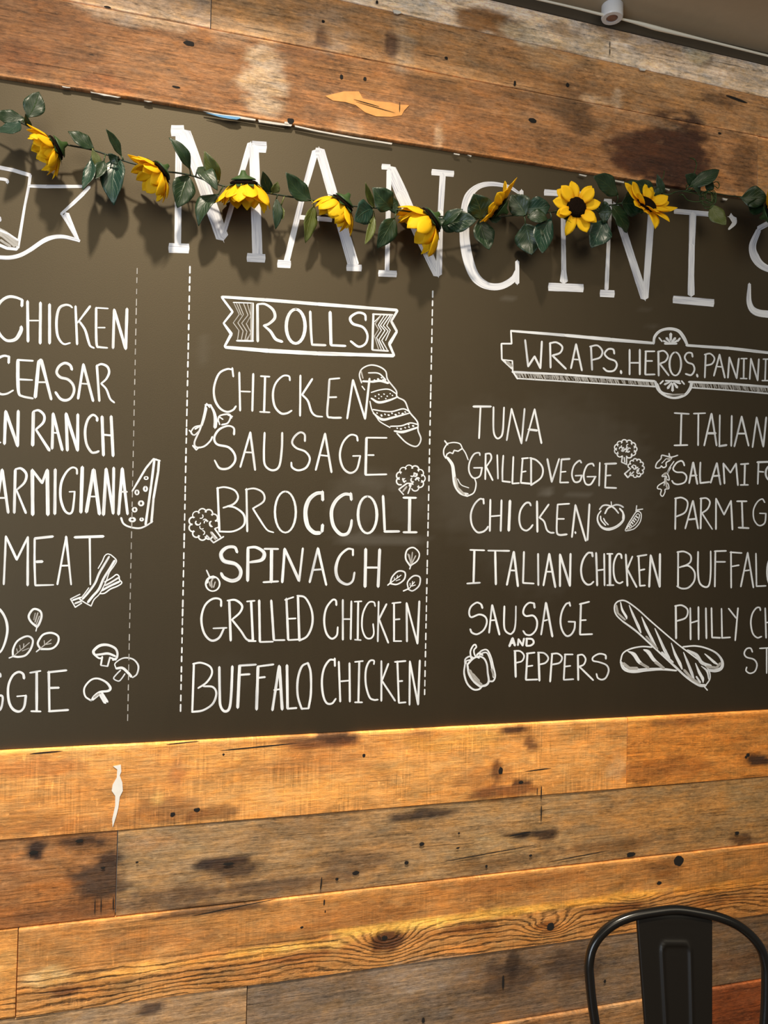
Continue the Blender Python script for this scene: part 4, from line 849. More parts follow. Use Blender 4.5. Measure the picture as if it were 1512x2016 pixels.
drawing('eggplant_drawing', 'white drawing of an eggplant with leafy cap', 850, 780, 3.436, 2.6, """
 ~ *3 100,328 82,360 82,395 95,420; ~ *2.6 105,320 150,313 190,322 206,350; *3.4 108,328 88,302; *3 95,415 102,395; *3 102,392 122,380; *3 122,380 142,388; *3 142,388 152,366; *3 152,366 178,372; *3 178,372 205,355; ~ *2.6 206,352 228,385 246,430; ~ *6/7/8/8/6/4 105,415 138,462 148,520 158,595 190,652 240,676; ~ *3 240,677 285,652 300,595 290,555; ~ *4 170,610 200,650 245,662; ~ *2.2 175,560 200,600 250,620; @ *5 160,550 175,620 220,665
""")
drawing('lettering', 'hand-lettered line GRILLED VEGGIE in the right column', 850, 780, 3.436, 3.8, """
 ~ *3.6 326,400 320,383 285,393 255,450 253,510 282,553 325,540 340,485; *3.4 285,485 342,484; *4 365,390 362,562; ~ *3.6 363,390 395,390 402,425 368,478; *4 368,478 412,568; 443,398 448,558; ~ *3.8 484,402 478,500 478,572; *3.8 478,575 530,581; *4 552,410 545,590; *3.6 545,591 590,588; 615,421 603,580; *3.6 610,422 652,418; *3.4 610,513 636,508; *4.4 603,586 668,592; *4.4 672,418 672,600; ~ *4 664,418 710,435 750,485 740,550 672,602;
 *4.4 782,425 812,580; *4 812,580 862,424; *3.6 878,430 868,583; *4.4 878,428 932,424; *3.4 874,513 906,510; *3.6 868,584 924,583; ~ *3.8 1012,450 998,436 962,470 948,530 965,578 1000,575 1016,536; *3.4 972,538 1016,536; ~ *3.8 1097,472 1085,456 1050,470 1028,530 1040,590 1075,596 1108,545; *3.2 1052,545 1110,544; *3.6 1137,450 1132,606; *4 1180,458 1173,616; *4.4 1172,458 1248,455; *3.4 1176,538 1210,535; *3.8 1172,618 1248,621
""")
drawing('broccoli_drawing', 'white drawing of two broccoli florets one over the other', 850, 780, 3.436, 2.6, broccoli(1311, 358, 72, 56, '*3 1290,405 1284,446; *3 1284,446 1320,462; *3 1318,408 1318,455; *2.4 1302,415 1305,445', 2.5, (1.4, 1.9), 11) + ';' + broccoli(1382, 486, 52, 62, '*3.4 1345,490 1305,525; *3.4 1305,525 1326,550; *3.4 1326,550 1365,512', 2.5, (2.4, 3.2), 12))
drawing('lettering', 'hand-lettered line CHICKEN in the right column', 890, 970, 3.78, 4.2, """
 *4 233,46 236,82; ~ *3.6/4.2/4.2/4 233,50 205,48 165,90 140,160 148,240 185,292 225,292 252,275 268,252; *4.4 285,52 281,285; *4.4 368,56 362,285; *3.4 285,176 358,170; *6.2 431,60 422,282; ~ *4/4.2/4.2/4 586,96 575,75 545,80 510,130 500,200 515,260 550,282 580,266 600,240; *4.6 632,64 635,291; *4 719,88 650,185; ~ *3.8 650,185 685,215 705,275 730,296 758,298; ~ *4.2 785,92 780,200 780,292 800,314 854,310; *3.8 785,88 872,82; *3.6 787,195 833,195; *4.4 892,330 918,92; *4.6 918,92 995,358; *4.4 1022,86 1008,352; *4 917,293 919,301
""")
drawing('tomato_drawing', 'white drawing of a tomato with leafy top', 890, 970, 3.78, 3, """
 ~ *3/3.6/4.6/6.5/6/4/3 1108,135 1085,170 1085,215 1115,258 1165,272 1225,252 1270,210 1278,165 1250,118; ~ *3.6 1098,124 1120,98 1150,92 1188,102; ~ *3.6 1188,102 1220,90 1250,94 1274,108; ~ *3.6 1188,102 1158,118 1138,155; ~ *3.6 1188,102 1212,120 1238,152; *2.4 1184,68 1188,102; ~ *3 1105,175 1110,205 1142,242; ~ *3 1128,192 1140,215 1162,238; ~ *4 1248,118 1272,150 1272,195
""")
drawing('pea_pod_drawing', 'white drawing of an open pea pod', 890, 970, 3.78, 2.2, """
 ~ *2.4 1288,280 1310,235 1335,195 1372,142 1402,148 1408,180 1395,225 1355,268 1300,284 1288,280; ~ *2 1300,266 1340,210 1378,158 1394,165; ~ *2 1308,272 1360,240 1388,200 1396,165; *2.6 1368,140 1374,97; *2.6 1372,128 1418,122; *2.2 1374,132 1395,128; *3 1316,250 1322,256; *3 1326,238 1334,246; *3 1338,222 1346,232; *3 1350,208 1358,218; *3 1362,194 1370,204; *3 1372,178 1382,186; @ *3 1305,272 1330,265
""")
drawing('lettering', 'hand-lettered line ITALIAN CHICKEN in the right column', 890, 970, 3.78, 4.4, """
 *5 166,430 160,672; *3.8 135,426 240,429; *3.8 112,676 208,670; *3.8 268,431 426,433; *5 321,436 326,682; *4.6 408,686 458,440; *5 460,440 490,696; *3.6 430,578 476,580; *4.4 535,440 528,668; *3.8 528,672 608,676; *4.4 640,455 642,688; *4.4 680,690 723,455; *5 723,455 768,703; *3.6 700,588 746,588; *4.8 803,696 803,460; *5 803,460 877,693; *4.8 877,693 882,455;
 *4.4 1042,446 1046,474; ~ *4/4.4/4.4/3.8 1042,448 1010,450 975,500 960,570 970,640 1000,680 1030,682 1053,662; *4.6 1072,448 1080,690; *4 1132,455 1135,690; *3.6 1082,578 1130,572; *5.6 1174,456 1175,688; *3.4 1154,455 1194,455; *3.4 1154,688 1202,688; ~ *4.4/4/4/3.6 1262,488 1256,460 1230,460 1205,520 1203,600 1218,655 1245,674 1270,663; *4.4 1293,460 1305,693; *4 1342,475 1302,570; *4.4 1304,570 1373,702; *4 1388,472 1398,690; *4 1379,473 1448,462; *3.6 1394,578 1432,570; *3.6 1398,693 1436,690;
 *4.6 1467,700 1478,466; *4.8 1478,466 1545,700; *5 1545,700 1547,456
""")
drawing('lettering', 'hand-lettered line SAUSAGE above small AND', 890, 1160, 4.32, 4.2, """
 *4.4 250,133 258,160; ~ *4 252,135 235,120 205,115 160,150 145,200 163,238 230,215 280,233 296,280 270,345 215,382 170,370 155,340; *4 315,370 340,135; *4.6 342,135 403,386; *3.6 332,265 376,262; ~ *4.2/4.2/4/3.4 445,145 442,300 455,355 490,380 510,374 530,345 540,280 543,145; *4.6 697,120 702,158; ~ *3.6/4.2/4.2/4 696,120 655,116 618,150 605,200 630,228 690,225 722,270 715,340 675,386 630,386 605,355; *4.2 757,386 798,115; *5 800,118 853,402; *3.4 778,270 810,261; *4 998,112 1005,142;
 ~ *3.6/4.2/4.2/4 997,116 968,128 935,190 922,270 935,345 970,396 1010,388 1040,340 1046,278; *3.6 990,276 1046,278; *4.4 1096,124 1088,382; *4 1086,127 1166,107; *3.4 1090,265 1138,262; *4 1088,386 1192,382
""")
drawing('lettering', 'small hand-lettered word AND between two menu lines', 890, 1160, 4.32, 5, "*5.4 488,484 515,418; *5.4 515,418 534,478; *3.6 502,460 528,456; *4.6 560,476 565,426; *4.6 565,426 600,478; *4.6 600,478 612,420; *4.8 636,420 632,480; ~ *4.4 630,420 680,425 694,455 670,478 632,482")
drawing('lettering', 'hand-lettered line PEPPERS in the right column', 890, 1160, 4.32, 4.2, """
 *5 535,527 541,746; ~ *3.6 528,525 580,528 612,565 595,610 545,626; *4.6 641,546 628,768; *3.8 635,547 702,539; *3.6 640,656 684,650; *4 628,771 726,768; *5 735,540 743,778; ~ *3.8 729,538 785,545 818,585 795,625 740,641; *4.2 851,550 834,786; ~ *3.8 846,550 900,548 935,580 915,625 850,641; *4 962,555 950,768; *3.6 958,555 1026,555; *3.4 960,658 1006,652; *3.6 950,771 1032,765; *4.4 1070,560 1073,772; ~ *3.8 1068,562 1110,558 1136,595 1120,640 1082,658; *4 1082,658 1200,773;
 ~ *4/3.6/3.8/3.8/3.8/3.6 1308,592 1302,560 1250,550 1200,578 1200,608 1250,620 1312,645 1332,690 1310,750 1275,769 1240,755 1228,720
""")
drawing('bell_pepper_drawing', 'white drawing of a bell pepper with curved stalk', 890, 1160, 4.32, 3.6, """
 ~ *3.6 163,590 156,530 178,482 198,472 208,492; ~ *3.6 208,492 186,520 196,565 230,585; ~ *4 110,640 103,715 128,800 178,850 225,852 252,830; ~ *3.4 110,640 113,595 148,572 180,582; ~ *3 118,632 122,610 158,600; ~ *4.4/4/4/4/5/5 130,640 180,590 230,572 272,590 296,640 303,710 312,780 290,815 240,826; ~ *4/6/6 130,640 145,720 190,785 240,826; ~ *3.6 222,552 255,522 298,518 330,575 350,655 367,735 350,780 312,782; ~ *3.4 235,560 268,540 300,545 325,605 342,690 352,750; @ *6 150,690 190,765 250,812; @ *5 175,720 230,780; ~ *4 210,560 230,545 260,560; @ *4 335,680 355,740
""")
drawing('lettering', 'hand-lettered line ITALIAN at the right end', 1180, 780, 4.554, 4, """
 *4.2 736,156 728,440; *3.6 674,151 803,159; *3.8 672,441 790,438; *3.4 846,156 950,152; *4 888,158 885,440; *4 940,442 1004,157; *4.2 1006,157 1051,442; *5 972,333 1042,332; *3.6 1080,170 1076,445; *4.6 1074,448 1140,438; *4 1187,176 1182,447; *4 1210,450 1276,182; *4.2 1276,182 1338,444; *4 1240,335 1306,335; *3.8 1373,457 1410,190; *4 1410,190 1470,452; *4 1470,452 1496,190
""")
drawing('lettering', 'hand-lettered line starting SALAMI at the right end', 1180, 780, 4.554, 4, """
 ~ *3.6 762,622 752,592 730,580 690,600 661,650 690,680 750,685 781,720 766,770 710,790 670,782 651,758; *4 805,780 840,594; *4.4 842,594 878,787; *4 815,713 872,710; ~ *4 906,594 902,700 905,774; *4 905,779 987,769; *4 998,776 1052,600; *4.2 1054,600 1086,792; *4 1022,716 1076,712; *4 1122,783 1112,603; *3.8 1112,603 1175,686; *3.8 1175,686 1225,604; *4.2 1225,604 1242,798; *4 1305,612 1300,795; *3.6 1268,610 1336,605; *3.6 1266,796 1333,795; *4 1427,590 1420,787; *4.6 1416,592 1530,588; *3.4 1425,675 1472,679; o *4 1545,690 54,72
""")
drawing('herb_drawing', 'white drawing of two lobed salad leaves', 1180, 780, 4.554, 2.8, """
 ~ *3 702,530 650,545 605,538 560,530 552,560 515,600 506,640 540,642 555,625; ~ *3 555,625 575,640 598,628 600,595 632,575 650,550; *3.6 625,515 632,560; @ *5 610,560 640,565; *2 560,600 600,560; ~ *2.6 668,585 630,640 605,690 570,705 565,720 600,718 590,760 530,800 522,828 555,838 548,880 568,897 588,860 590,835 622,828 618,790 600,770 598,745 625,752 622,720 612,690 640,640; @ *5 580,700 600,690; @ *5 590,740 600,790; @ *4 600,800 610,830; *2 590,720 580,800
""")
drawing('lettering', 'hand-lettered line starting PARMIG at the right end', 1180, 780, 4.554, 4, """
 *4 685,915 680,1192; ~ *3.8 678,917 740,910 791,950 770,1038 690,1080; *3.8 770,1186 838,938; *4 840,938 885,1187; *4 800,1106 862,1100; *4 912,915 908,1187; ~ *3.6 904,918 960,915 991,950 970,1010 918,1050; *3.8/2.8 920,1050 1012,1192; *3.8 1045,1192 1046,918; *3.8 1046,918 1118,1062; *3.6 1118,1062 1180,938; *4 1180,938 1193,1196; *4 1278,945 1286,1182; *3.6 1234,942 1321,942; *4 1248,1178 1339,1183; ~ *3.2/3.2/3.4 1482,952 1460,922 1415,950 1382,1020 1385,1100 1415,1150 1450,1159 1485,1130 1493,1052; *3 1438,1050 1494,1052
""")
drawing('lettering', 'hand-lettered line starting BUFFAL at the right end', 1180, 1060, 4.554, 4, """
 *4 706,120 705,432; ~ *3.6 698,123 760,118 815,150 820,200 790,233 718,260; ~ *3.8 740,252 800,246 852,300 850,380 800,440 740,449 696,428; ~ *4/4/3.8/3.4 885,120 884,300 900,400 950,436 985,412 998,300 998,115; *3.8 1040,115 1035,432; *3.6 1034,115 1136,112; *3.6 1045,210 1128,210; *3.6 1180,120 1182,442; *3.4 1174,124 1276,131; *3.4 1190,251 1250,240; *3.8 1268,432 1330,128; *3.8 1330,128 1381,440; *3.2 1302,290 1342,285; *3.6 1404,135 1409,426; *3.6 1408,429 1492,425; o *3.6 1555,300 52,138
""")
drawing('lettering', 'hand-lettered line starting PHILLY at the right end', 1180, 1060, 4.554, 4, """
 *4.6 685,606 688,896; ~ *3.8 678,606 740,600 791,640 775,710 690,742; *4 815,624 818,906; *4 888,615 890,906; *3.6 820,757 886,737; *4 955,625 960,896; *3.6 1005,624 1010,884; *3.6 1010,888 1083,891; *3.6 1095,630 1100,888; *3.6 1098,892 1172,887; *3.6 1159,629 1226,714; *3.8 1243,625 1218,914; ~ *3.4/3.6/3.6 1444,645 1436,620 1405,626 1370,680 1358,760 1375,850 1415,890 1453,880; *3.6 1487,625 1495,892; *3.2 1490,755 1540,750
""")
drawing('lettering', 'two thin letters ST under the right-end lines', 1180, 1060, 4.554, 3.4, "~ *3.4 1372,1018 1356,985 1320,990 1299,1030 1320,1065 1385,1085 1413,1130 1395,1190 1350,1209 1316,1186 1321,1155; *3.2 1438,986 1540,980; *3.4 1500,985 1500,1208")
drawing('baguette_drawing', 'white drawing of two crossed slashed baguettes', 1180, 1060, 4.554, 3, """
 ~ *3.4/3.4/3.4/3/3/3 205,740 155,690 136,640 142,590 180,560 240,563 340,632 450,732 600,862 720,962 840,1052 940,1132 985,1192 990,1260 950,1322; ~ *7/7/5/5/4/4/4/4 950,1320 890,1312 780,1242 680,1150 560,1042 440,932 330,832 205,740;
 ~ *3.4 472,975 380,970 280,990 212,1030 190,1100; ~ *5/8/9/6/4 192,1105 220,1165 290,1190 420,1178 560,1172 690,1185; ~ *3.6/3.6/4/6/8/6 750,972 860,964 960,985 1050,1030 1100,1098 1095,1160 1040,1186 975,1180;
 ~ *2/5/5/2 190,572 205,640 240,700 245,722; ~ *2/5/6/3 268,600 300,680 350,790 372,845; ~ *2/6/6/2 380,705 420,800 470,900 518,985; ~ *2/5/7/3 498,808 540,900 590,1010 630,1072; ~ *2/6/7/3 645,940 680,1040 720,1120 742,1172; ~ *2/6/7/3 755,1022 790,1110 825,1200 850,1268; ~ *2/6/7/2 862,1120 895,1200 925,1255 930,1292; ~ *2/5/2 915,1145 965,1190 980,1262;
 ~ *2/9/8/3 255,1012 310,1040 360,1110 430,1152; ~ *3/9/8/3 398,998 440,1020 490,1090 575,1155; ~ *4/8/8/5 790,1002 870,1045 920,1115 1000,1140; ~ *2/5/6/2 945,1035 985,1070 1030,1110 1065,1132; @ *7 215,1120 270,1165 340,1165; @ *6 370,1120 440,1160; @ *6 500,1110 580,1165; @ *5 150,600 165,670 230,730; @ *6 760,1180 830,1260 900,1300; @ *6 960,1150 1050,1160 1085,1120; @ *5 420,880 520,990; *3 940,1328 968,1360;
 *4 870,1240 905,1290; *4 560,1020 660,1110
""")

# ------------------------------------------------------------------ masking tape scrap stuck at the board's top edge
P = [(405, 222), (440, 227), (472, 231), (474, 234), (466, 237), (450, 235), (432, 230)]
P3 = [at(px, py, -0.002) for (px, py) in P]
mb = MB(); n = len(P3)
V = [Vector((p.x, -0.0020 - 0.003 * (i in (3, 4, 5)), p.z)) for i, p in enumerate(P3)]; V += [v + Vector((0, 0.0008, 0)) for v in V]
mb.add(V, [tuple(range(n))[::-1], tuple(range(n, 2 * n))] + [(i, (i + 1) % n, n + (i + 1) % n, n + i) for i in range(n)])
tag(mb.build('tape_scrap', TAPE), 'torn scrap of blue masking tape at the top edge of the chalkboard', 'tape')

# ------------------------------------------------------------------ white cord and puck on the ceiling
YC = -0.030
cpts = [at(300, -175, YC), at(900, -37, YC), at(1065, 0, YC), at(1130, 15, YC), at(1186, 29, YC), at(1226, 38, YC), at(1262, 47, YC), at(1290, 55, YC), at(1330, 65, YC), at(1400, 82, YC), at(1512, 110, YC), at(1640, 142, YC), at(1900, 208, YC)]
rad0 = [.0022, .0022, .0022, .0024, .0030, .0024, .0040, .0048, .0040, .0026, .0024, .0024, .0024]
path = catmull(cpts, 6); rads = []
for i in range(len(path)):
    t = i / 6; k = min(int(t), len(rad0) - 2); rads.append(rad0[k] + (rad0[k + 1] - rad0[k]) * (t - k))
V, Fc = tube_geo(path, rads, 8)
cord = mesh_obj('cord', V, Fc, CORDM, smooth=True)
tag(cord, 'thin cream white cord running along the ceiling edge above the planks', 'cord')
pc = at(1205, 40, YC)                            # hanging puck
pr = 0.5 * (at(1223, 40, YC) - at(1187, 40, YC)).length
puck = thing('puck_light', 'small round white puck with brown centre under the ceiling on the cord', 'light', (pc.x, YC, ZC))
def lathe(prof, seg=32):
    V = []; Fc = []
    for (r, z) in prof:
        for k in range(seg):
            a = 2 * pi * k / seg; V.append(Vector((r * cos(a), r * sin(a), z)))
    for i in range(len(prof) - 1):
        for k in range(seg):
            a = i * seg + k; b = i * seg + (k + 1) % seg; Fc.append((a, a + seg, b + seg, b))
    Fc.append(tuple(range(seg))); Fc.append(tuple(range((len(prof) - 1) * seg, len(prof) * seg))[::-1])
    return V, Fc
zb_ = -0.030
V, Fc = lathe([(pr * .92, 0.0), (pr, -0.002), (pr, zb_ + .003), (pr * .94, zb_), (pr * .55, zb_), (pr * .50, zb_ + .003)])
mesh_obj('housing', V, Fc, WHITEP, puck, smooth=False)
V, Fc = lathe([(pr * .50, zb_ + .004), (pr * .48, zb_ + .0005), (pr * .30, zb_ - .0008), (pr * .05, zb_ - .001)])
tag(mesh_obj('lens', V, Fc, LENS, puck, smooth=True), 'brown round lens')

# ------------------------------------------------------------------ sunflower garland
gar = thing('sunflower_garland', 'artificial sunflower garland with green leaves draped across the top of the chalkboard', 'garland', tuple(at(756, 410, 0.0)))
GO = gar.location.copy()
def gobj(name, V, Fc, m, parent=None, smooth=True):
    o = mesh_obj(name, [v - GO for v in V], Fc, m, parent or gar, smooth=smooth); return o
rg = random.Random(21)
VY = -0.030
vp = [(-60, 205), (-15, 226), (45, 243), (75, 262), (125, 283), (185, 296), (255, 320), (320, 336), (375, 345), (440, 366), (520, 379), (600, 392), (680, 404), (780, 413), (850, 424), (930, 431), (1000, 425), (1060, 420), (1130, 413), (1200, 404), (1280, 396), (1340, 376), (1400, 380), (1440, 386), (1512, 392), (1570, 398)]
vpath = [at(px, py, VY + 0.008 * sin(i * 1.7)) for i, (px, py) in enumerate(vp)]
V, Fc = tube_geo(catmull(vpath, 6), 0.0016, 6)
gobj('vine', V, Fc, VINE)

def leaf(bx, by, tx, ty, wpx, kind, yb=None, yt=None, roll=None, ox=0, oy=0, s=1.0):
    bx, by, tx, ty, wpx = ox + bx / s, oy + by / s, ox + tx / s, oy + ty / s, wpx / s
    if yb is None: yb = VY + rg.uniform(-0.012, 0.004)
    if yt is None: yt = VY + rg.uniform(-0.040, 0.004)
    if roll is None: roll = rg.uniform(-0.5, 0.5)
    B, T = at(bx, by, yb), at(tx, ty, yt)
    ax = T - B; L_ = ax.length; ax.normalize()
    nrm = Vector((0, -1, 0)); nrm = (nrm - ax * nrm.dot(ax)).normalized()
    sd = ax.cross(nrm).normalized()
    nrm2 = nrm * cos(roll) + sd * sin(roll); sd2 = sd * cos(roll) - nrm * sin(roll)
    pm = (at((bx + tx) / 2 + 1, (by + ty) / 2, (yb + yt) / 2) - at((bx + tx) / 2, (by + ty) / 2, (yb + yt) / 2)).length
    hw = 0.61 * wpx * pm / max(.6, cos(roll))
    nu, nv = 14, 6; V = []; Fc = []; U = []
    bend = rg.uniform(-0.12, 0.16) * L_; fold = rg.uniform(0.10, 0.38); sw = rg.uniform(-.08, .08) * L_
    for i in range(nu + 1):
        u = i / nu
        wd = hw * (sin(pi * min(1, u * .5 / .42)) if u < .42 else cos(pi * .5 * (u - .42) / .58) ** .9) if 0 < u < 1 else 0.0
        wd = max(wd, hw * 0.02)
        c = B + ax * (L_ * u) + nrm2 * (bend * sin(pi * u)) + sd2 * (sw * sin(pi * u))
        for j in range(nv + 1):
            v = j / nv * 2 - 1
            rip = 0.06 * hw * sin(u * 17 + (1.5 if v > 0 else 0)) * abs(v)
            V.append(c + sd2 * (wd * v) + nrm2 * (fold * wd * (abs(v) ** 1.3) + rip)); U.append((u, j / nv))
    for i in range(nu):
        for j in range(nv):
            a = i * (nv + 1) + j; Fc.append((a, a + nv + 1, a + nv + 2, a + 1))
    # petiole
    near = min(vpath_d, key=lambda q: (q - B).length)
    if 0.003 < (near - B).length < 0.05:
        k = len(V); tv, tf = tube_geo([near, B.lerp(near, .4) + Vector((0, -.003, 0)), B + ax * (.02 * L_)], 0.0010, 5)
        V += tv; Fc += [tuple(i + k for i in f) for f in tf]; U += [(0.0, .5)] * len(tv)
    V = [Vector((v.x, min(v.y, BY - 0.003 if v.z < BT(v.x) - .01 else -0.008), v.z)) for v in V]
    o = gobj('leaf', V, Fc, LEAFS[kind])
    me = o.data; uvl = me.uv_layers.new(name='leaf'); vi = [0] * len(me.loops); me.loops.foreach_get('vertex_index', vi)
    uvl.data.foreach_set('uv', [c for i in vi for c in U[i]])
    md = o.modifiers.new('thickness', 'SOLIDIFY'); md.thickness = 0.0006; md.offset = 0
    return o
vpath_d = catmull(vpath, 6)
A = dict(ox=0, oy=150, s=3.0); Bc = dict(ox=400, oy=250, s=3.0); Cc = dict(ox=800, oy=300, s=3.0); Dc = dict(ox=1150, oy=280, s=4.177)
for (bx, by, tx, ty, w, k) in [(165, 245, 230, 92, 105, 0), (145, 250, -40, 225, 85, 0), (120, 268, -30, 330, 80, 1), (555, 432, 402, 325, 85, 0), (718, 475, 626, 312, 50, 0), (545, 432, 602, 577, 44, 2), (538, 490, 488, 668, 62, 1), (700, 475, 672, 762, 122, 1), (650, 500, 690, 470, 60, 0), (615, 500, 560, 610, 60, 0),
                               (1122, 552, 998, 362, 66, 0), (1110, 585, 1048, 778, 112, 0), (1170, 538, 1285, 675, 84, 0), (1298, 615, 1207, 442, 66, 2), (1292, 698, 1172, 885, 78, 0), (330, 440, 370, 470, 40, 0), (180, 300, 150, 220, 30, 0)]:
    leaf(bx, by, tx, ty, w, k, **A)
for (bx, by, tx, ty, w, k) in [(405, 398, 352, 262, 54, 0), (410, 392, 440, 322, 40, 2), (432, 420, 428, 605, 50, 0), (458, 470, 472, 548, 32, 2), (637, 437, 488, 268, 96, 0), (655, 465, 604, 686, 66, 2), (868, 545, 800, 465, 50, 0), (1000, 482, 895, 555, 100, 1), (1012, 478, 958, 328, 36, 2), (1115, 482, 1000, 358, 110, 0), (1085, 480, 1150, 440, 80, 0), (1132, 538, 1028, 716, 92, 0), (1012, 520, 955, 695, 40, 2),
                               (1300, 520, 1355, 600, 50, 0), (350, 385, 300, 330, 30, 0), (1400, 540, 1520, 600, 60, 0)]:
    leaf(bx, by, tx, ty, w, k, **Bc)
for (bx, by, tx, ty, w, k) in [(215, 432, 335, 335, 52, 0), (235, 425, 415, 400, 95, 0), (448, 392, 398, 245, 105, 0), (430, 398, 490, 575, 105, 0), (705, 375, 615, 252, 92, 0), (698, 335, 850, 318, 95, 1), (715, 385, 835, 395, 70, 0), (702, 420, 742, 605, 112, 0), (855, 392, 803, 595, 95, 1), (868, 350, 1004, 445, 105, 0), (1168, 402, 1092, 562, 105, 1), (1212, 315, 1303, 475, 115, 0), (1135, 355, 1215, 350, 80, 0), (1250, 255, 1106, 142, 84, 0), (1420, 240, 1290, 178, 66, 0), (1270, 300, 1412, 300, 105, 0), (150, 440, 230, 400, 50, 0), (560, 390, 480, 385, 40, 0)]:
    leaf(bx, by, tx, ty, w, k, **Cc)
for (bx, by, tx, ty, w, k) in [(850, 375, 1112, 226, 80, 0), (905, 350, 832, 268, 60, 0), (1045, 515, 1168, 680, 90, 2), (1285, 460, 1510, 470, 115, 0), (590, 430, 400, 335, 80, 0), (660, 430, 600, 260, 40, 0), (1480, 560, 1345, 505, 80, 0), (560, 420, 650, 400, 60, 0), (960, 430, 900, 380, 70, 0), (1010, 400, 1060, 330, 50, 0), (1560, 470, 1640, 560, 110, 0)]:
    leaf(bx, by, tx, ty, w, k, yb=-0.035, yt=-0.045 - 0.01 * rg.random(), **Dc)

def tendril(pts, r=0.0010):
    P = catmull([at(1150 + x / 4.177, 280 + y / 4.177, -0.030 - 0.012 * abs(sin(i * 1.3))) for i, (x, y) in enumerate(pts)], 5)
    V, Fc = tube_geo(P, r, 5); gobj('tendril', V, Fc, CALYX)
tendril([(870, 130), (905, 140), (925, 180), (915, 225), (905, 260), (910, 320), (930, 380)])
tendril([(840, 380), (845, 350), (880, 340), (900, 370), (870, 395), (840, 385), (880, 360), (960, 330)])
tendril([(780, 440), (810, 430), (850, 475), (920, 490), (980, 480), (1040, 470)])
tendril([(620, 420), (700, 430), (760, 405), (860, 410), (940, 430), (1000, 455)])
sp = []
for k in range(26):
    a = k * 0.55; r = 75 - k * 1.2; sp.append((1018 + r * cos(a), 460 + r * .9 * sin(a)))
tendril(sp, 0.0009)
sp = [(1040 + (55 - k) * cos(k * .6 + 1), 440 + (60 - k) * sin(k * .6 + 1)) for k in range(22)]
tendril(sp, 0.0008)
tendril([(1050, 340), (1090, 325), (1112, 350), (1100, 380), (1070, 360), (1030, 390), (1000, 430)])
tendril([(980, 520), (1000, 545), (1040, 540), (1075, 500), (1085, 440)])
tendril([(660, 235), (650, 290), (625, 340), (610, 390)])

def flower(px, py, y, axis, rpx, cup, seed, npet=13, inner=9):
    """axis: where the face looks (right, up, towards the room); cup: 0 flat .. 1 closed"""
    rf = random.Random(seed)
    c = at(px, py, y); pm = (at(px + 1, py, y) - c).length; R = rpx * pm
    n = Vector((axis[0], -axis[2], axis[1])).normalized()
    u = n.cross(Vector((0.12, 0.2, 1))).normalized(); w = n.cross(u)
    V = []; Fc = []; AL = []
    for layer in range(2):
        m = npet if layer == 0 else inner
        for k in range(m):
            a = 2 * pi * (k + .5 * layer + rf.uniform(-.18, .18)) / m
            Lp = R * (1.0 if layer == 0 else .84) * rf.uniform(.86, 1.08); hw = R * rf.uniform(.18, .245)
            cp = cup + rf.uniform(-.12, .12) + (.18 if layer else 0)
            rad = u * cos(a) + w * sin(a); tan = -u * sin(a) + w * cos(a)
            nu, nv = 8, 4; k0 = len(V); tw = rf.uniform(-.25, .25)
            curl = rf.uniform(-.15, .28)
            for i in range(nu + 1):
                t = i / nu
                el = cp * (.35 + .65 * t) - curl * t * t * 1.2
                p = c + rad * (R * .16 + Lp * .84 * t * cos(el)) + n * (Lp * .84 * t * sin(el)) - n * (.003 * layer * -1)
                wd = hw * (sin(pi * min(1, (t * .92 + .08) * .5 / .6)) if t < .6 else max(0.0, cos(pi * .5 * (t - .6) / .4)) ** .75)
                wd = max(wd, hw * .05)
                upn = n * cos(el) - rad * sin(el)
                for j in range(nv + 1):
                    v = j / nv * 2 - 1
                    V.append(p + (tan * cos(tw * t) + upn * sin(tw * t)) * (wd * v) + upn * (wd * (.28 * v * v - .10 * cos(v * 6))) ); AL.append(t + .05 * cos(v * 9))
            for i in range(nu):
                for j in range(nv):
                    q = k0 + i * (nv + 1) + j; Fc.append((q, q + nv + 1, q + nv + 2, q + 1))
    V = [Vector((v.x, min(v.y, BY - .004 if v.z < BT(v.x) else -.006), v.z)) for v in V]
    fl = gobj('flower', V, Fc, PETAL)
    fl.data.attributes.new('along', 'FLOAT', 'POINT').data.foreach_set('value', AL)
    md = fl.modifiers.new('thickness', 'SOLIDIFY'); md.thickness = 0.0005; md.offset = 0
    # dark disc: domed lathe on the axis
    rot = Matrix((u, w, n)).transposed()
    pv, pf = lathe([(R * .30, -.002), (R * .37, .001), (R * .36, .005), (R * .28, .0085), (R * .16, .0095), (R * .03, .0088)], 24)
    gobj('flower_center', [c + rot @ v for v in pv], [f[::-1] for f in pf], DARKC, fl)['label'] = 'dark brown seed disc'
    pv, pf = lathe([(R * .05, -.020), (R * .10, -.012), (R * .30, -.006), (R * .34, -.0035), (R * .10, -.0025)], 16)
    cv = [c + rot @ v for v in pv]; cf = list(pf)
    for k in range(8):                          # pointed sepals
        a = 2 * pi * k / 8; rad = u * cos(a) + w * sin(a); tan = -u * sin(a) + w * cos(a); q = len(cv)
        for (t, h) in ((.12, .13), (.34, .14), (.58, .02)):
            e = cup * .5
            p = c - n * .0045 + rad * (R * t * cos(e)) + n * (R * t * sin(e) * .8)
            cv += [p - tan * (R * h), p + tan * (R * h)]
        cf += [(q, q + 1, q + 3, q + 2), (q + 2, q + 3, q + 5, q + 4)]
    gobj('calyx', cv, cf, CALYX, fl)['label'] = 'green sepals behind the petals'
    return fl
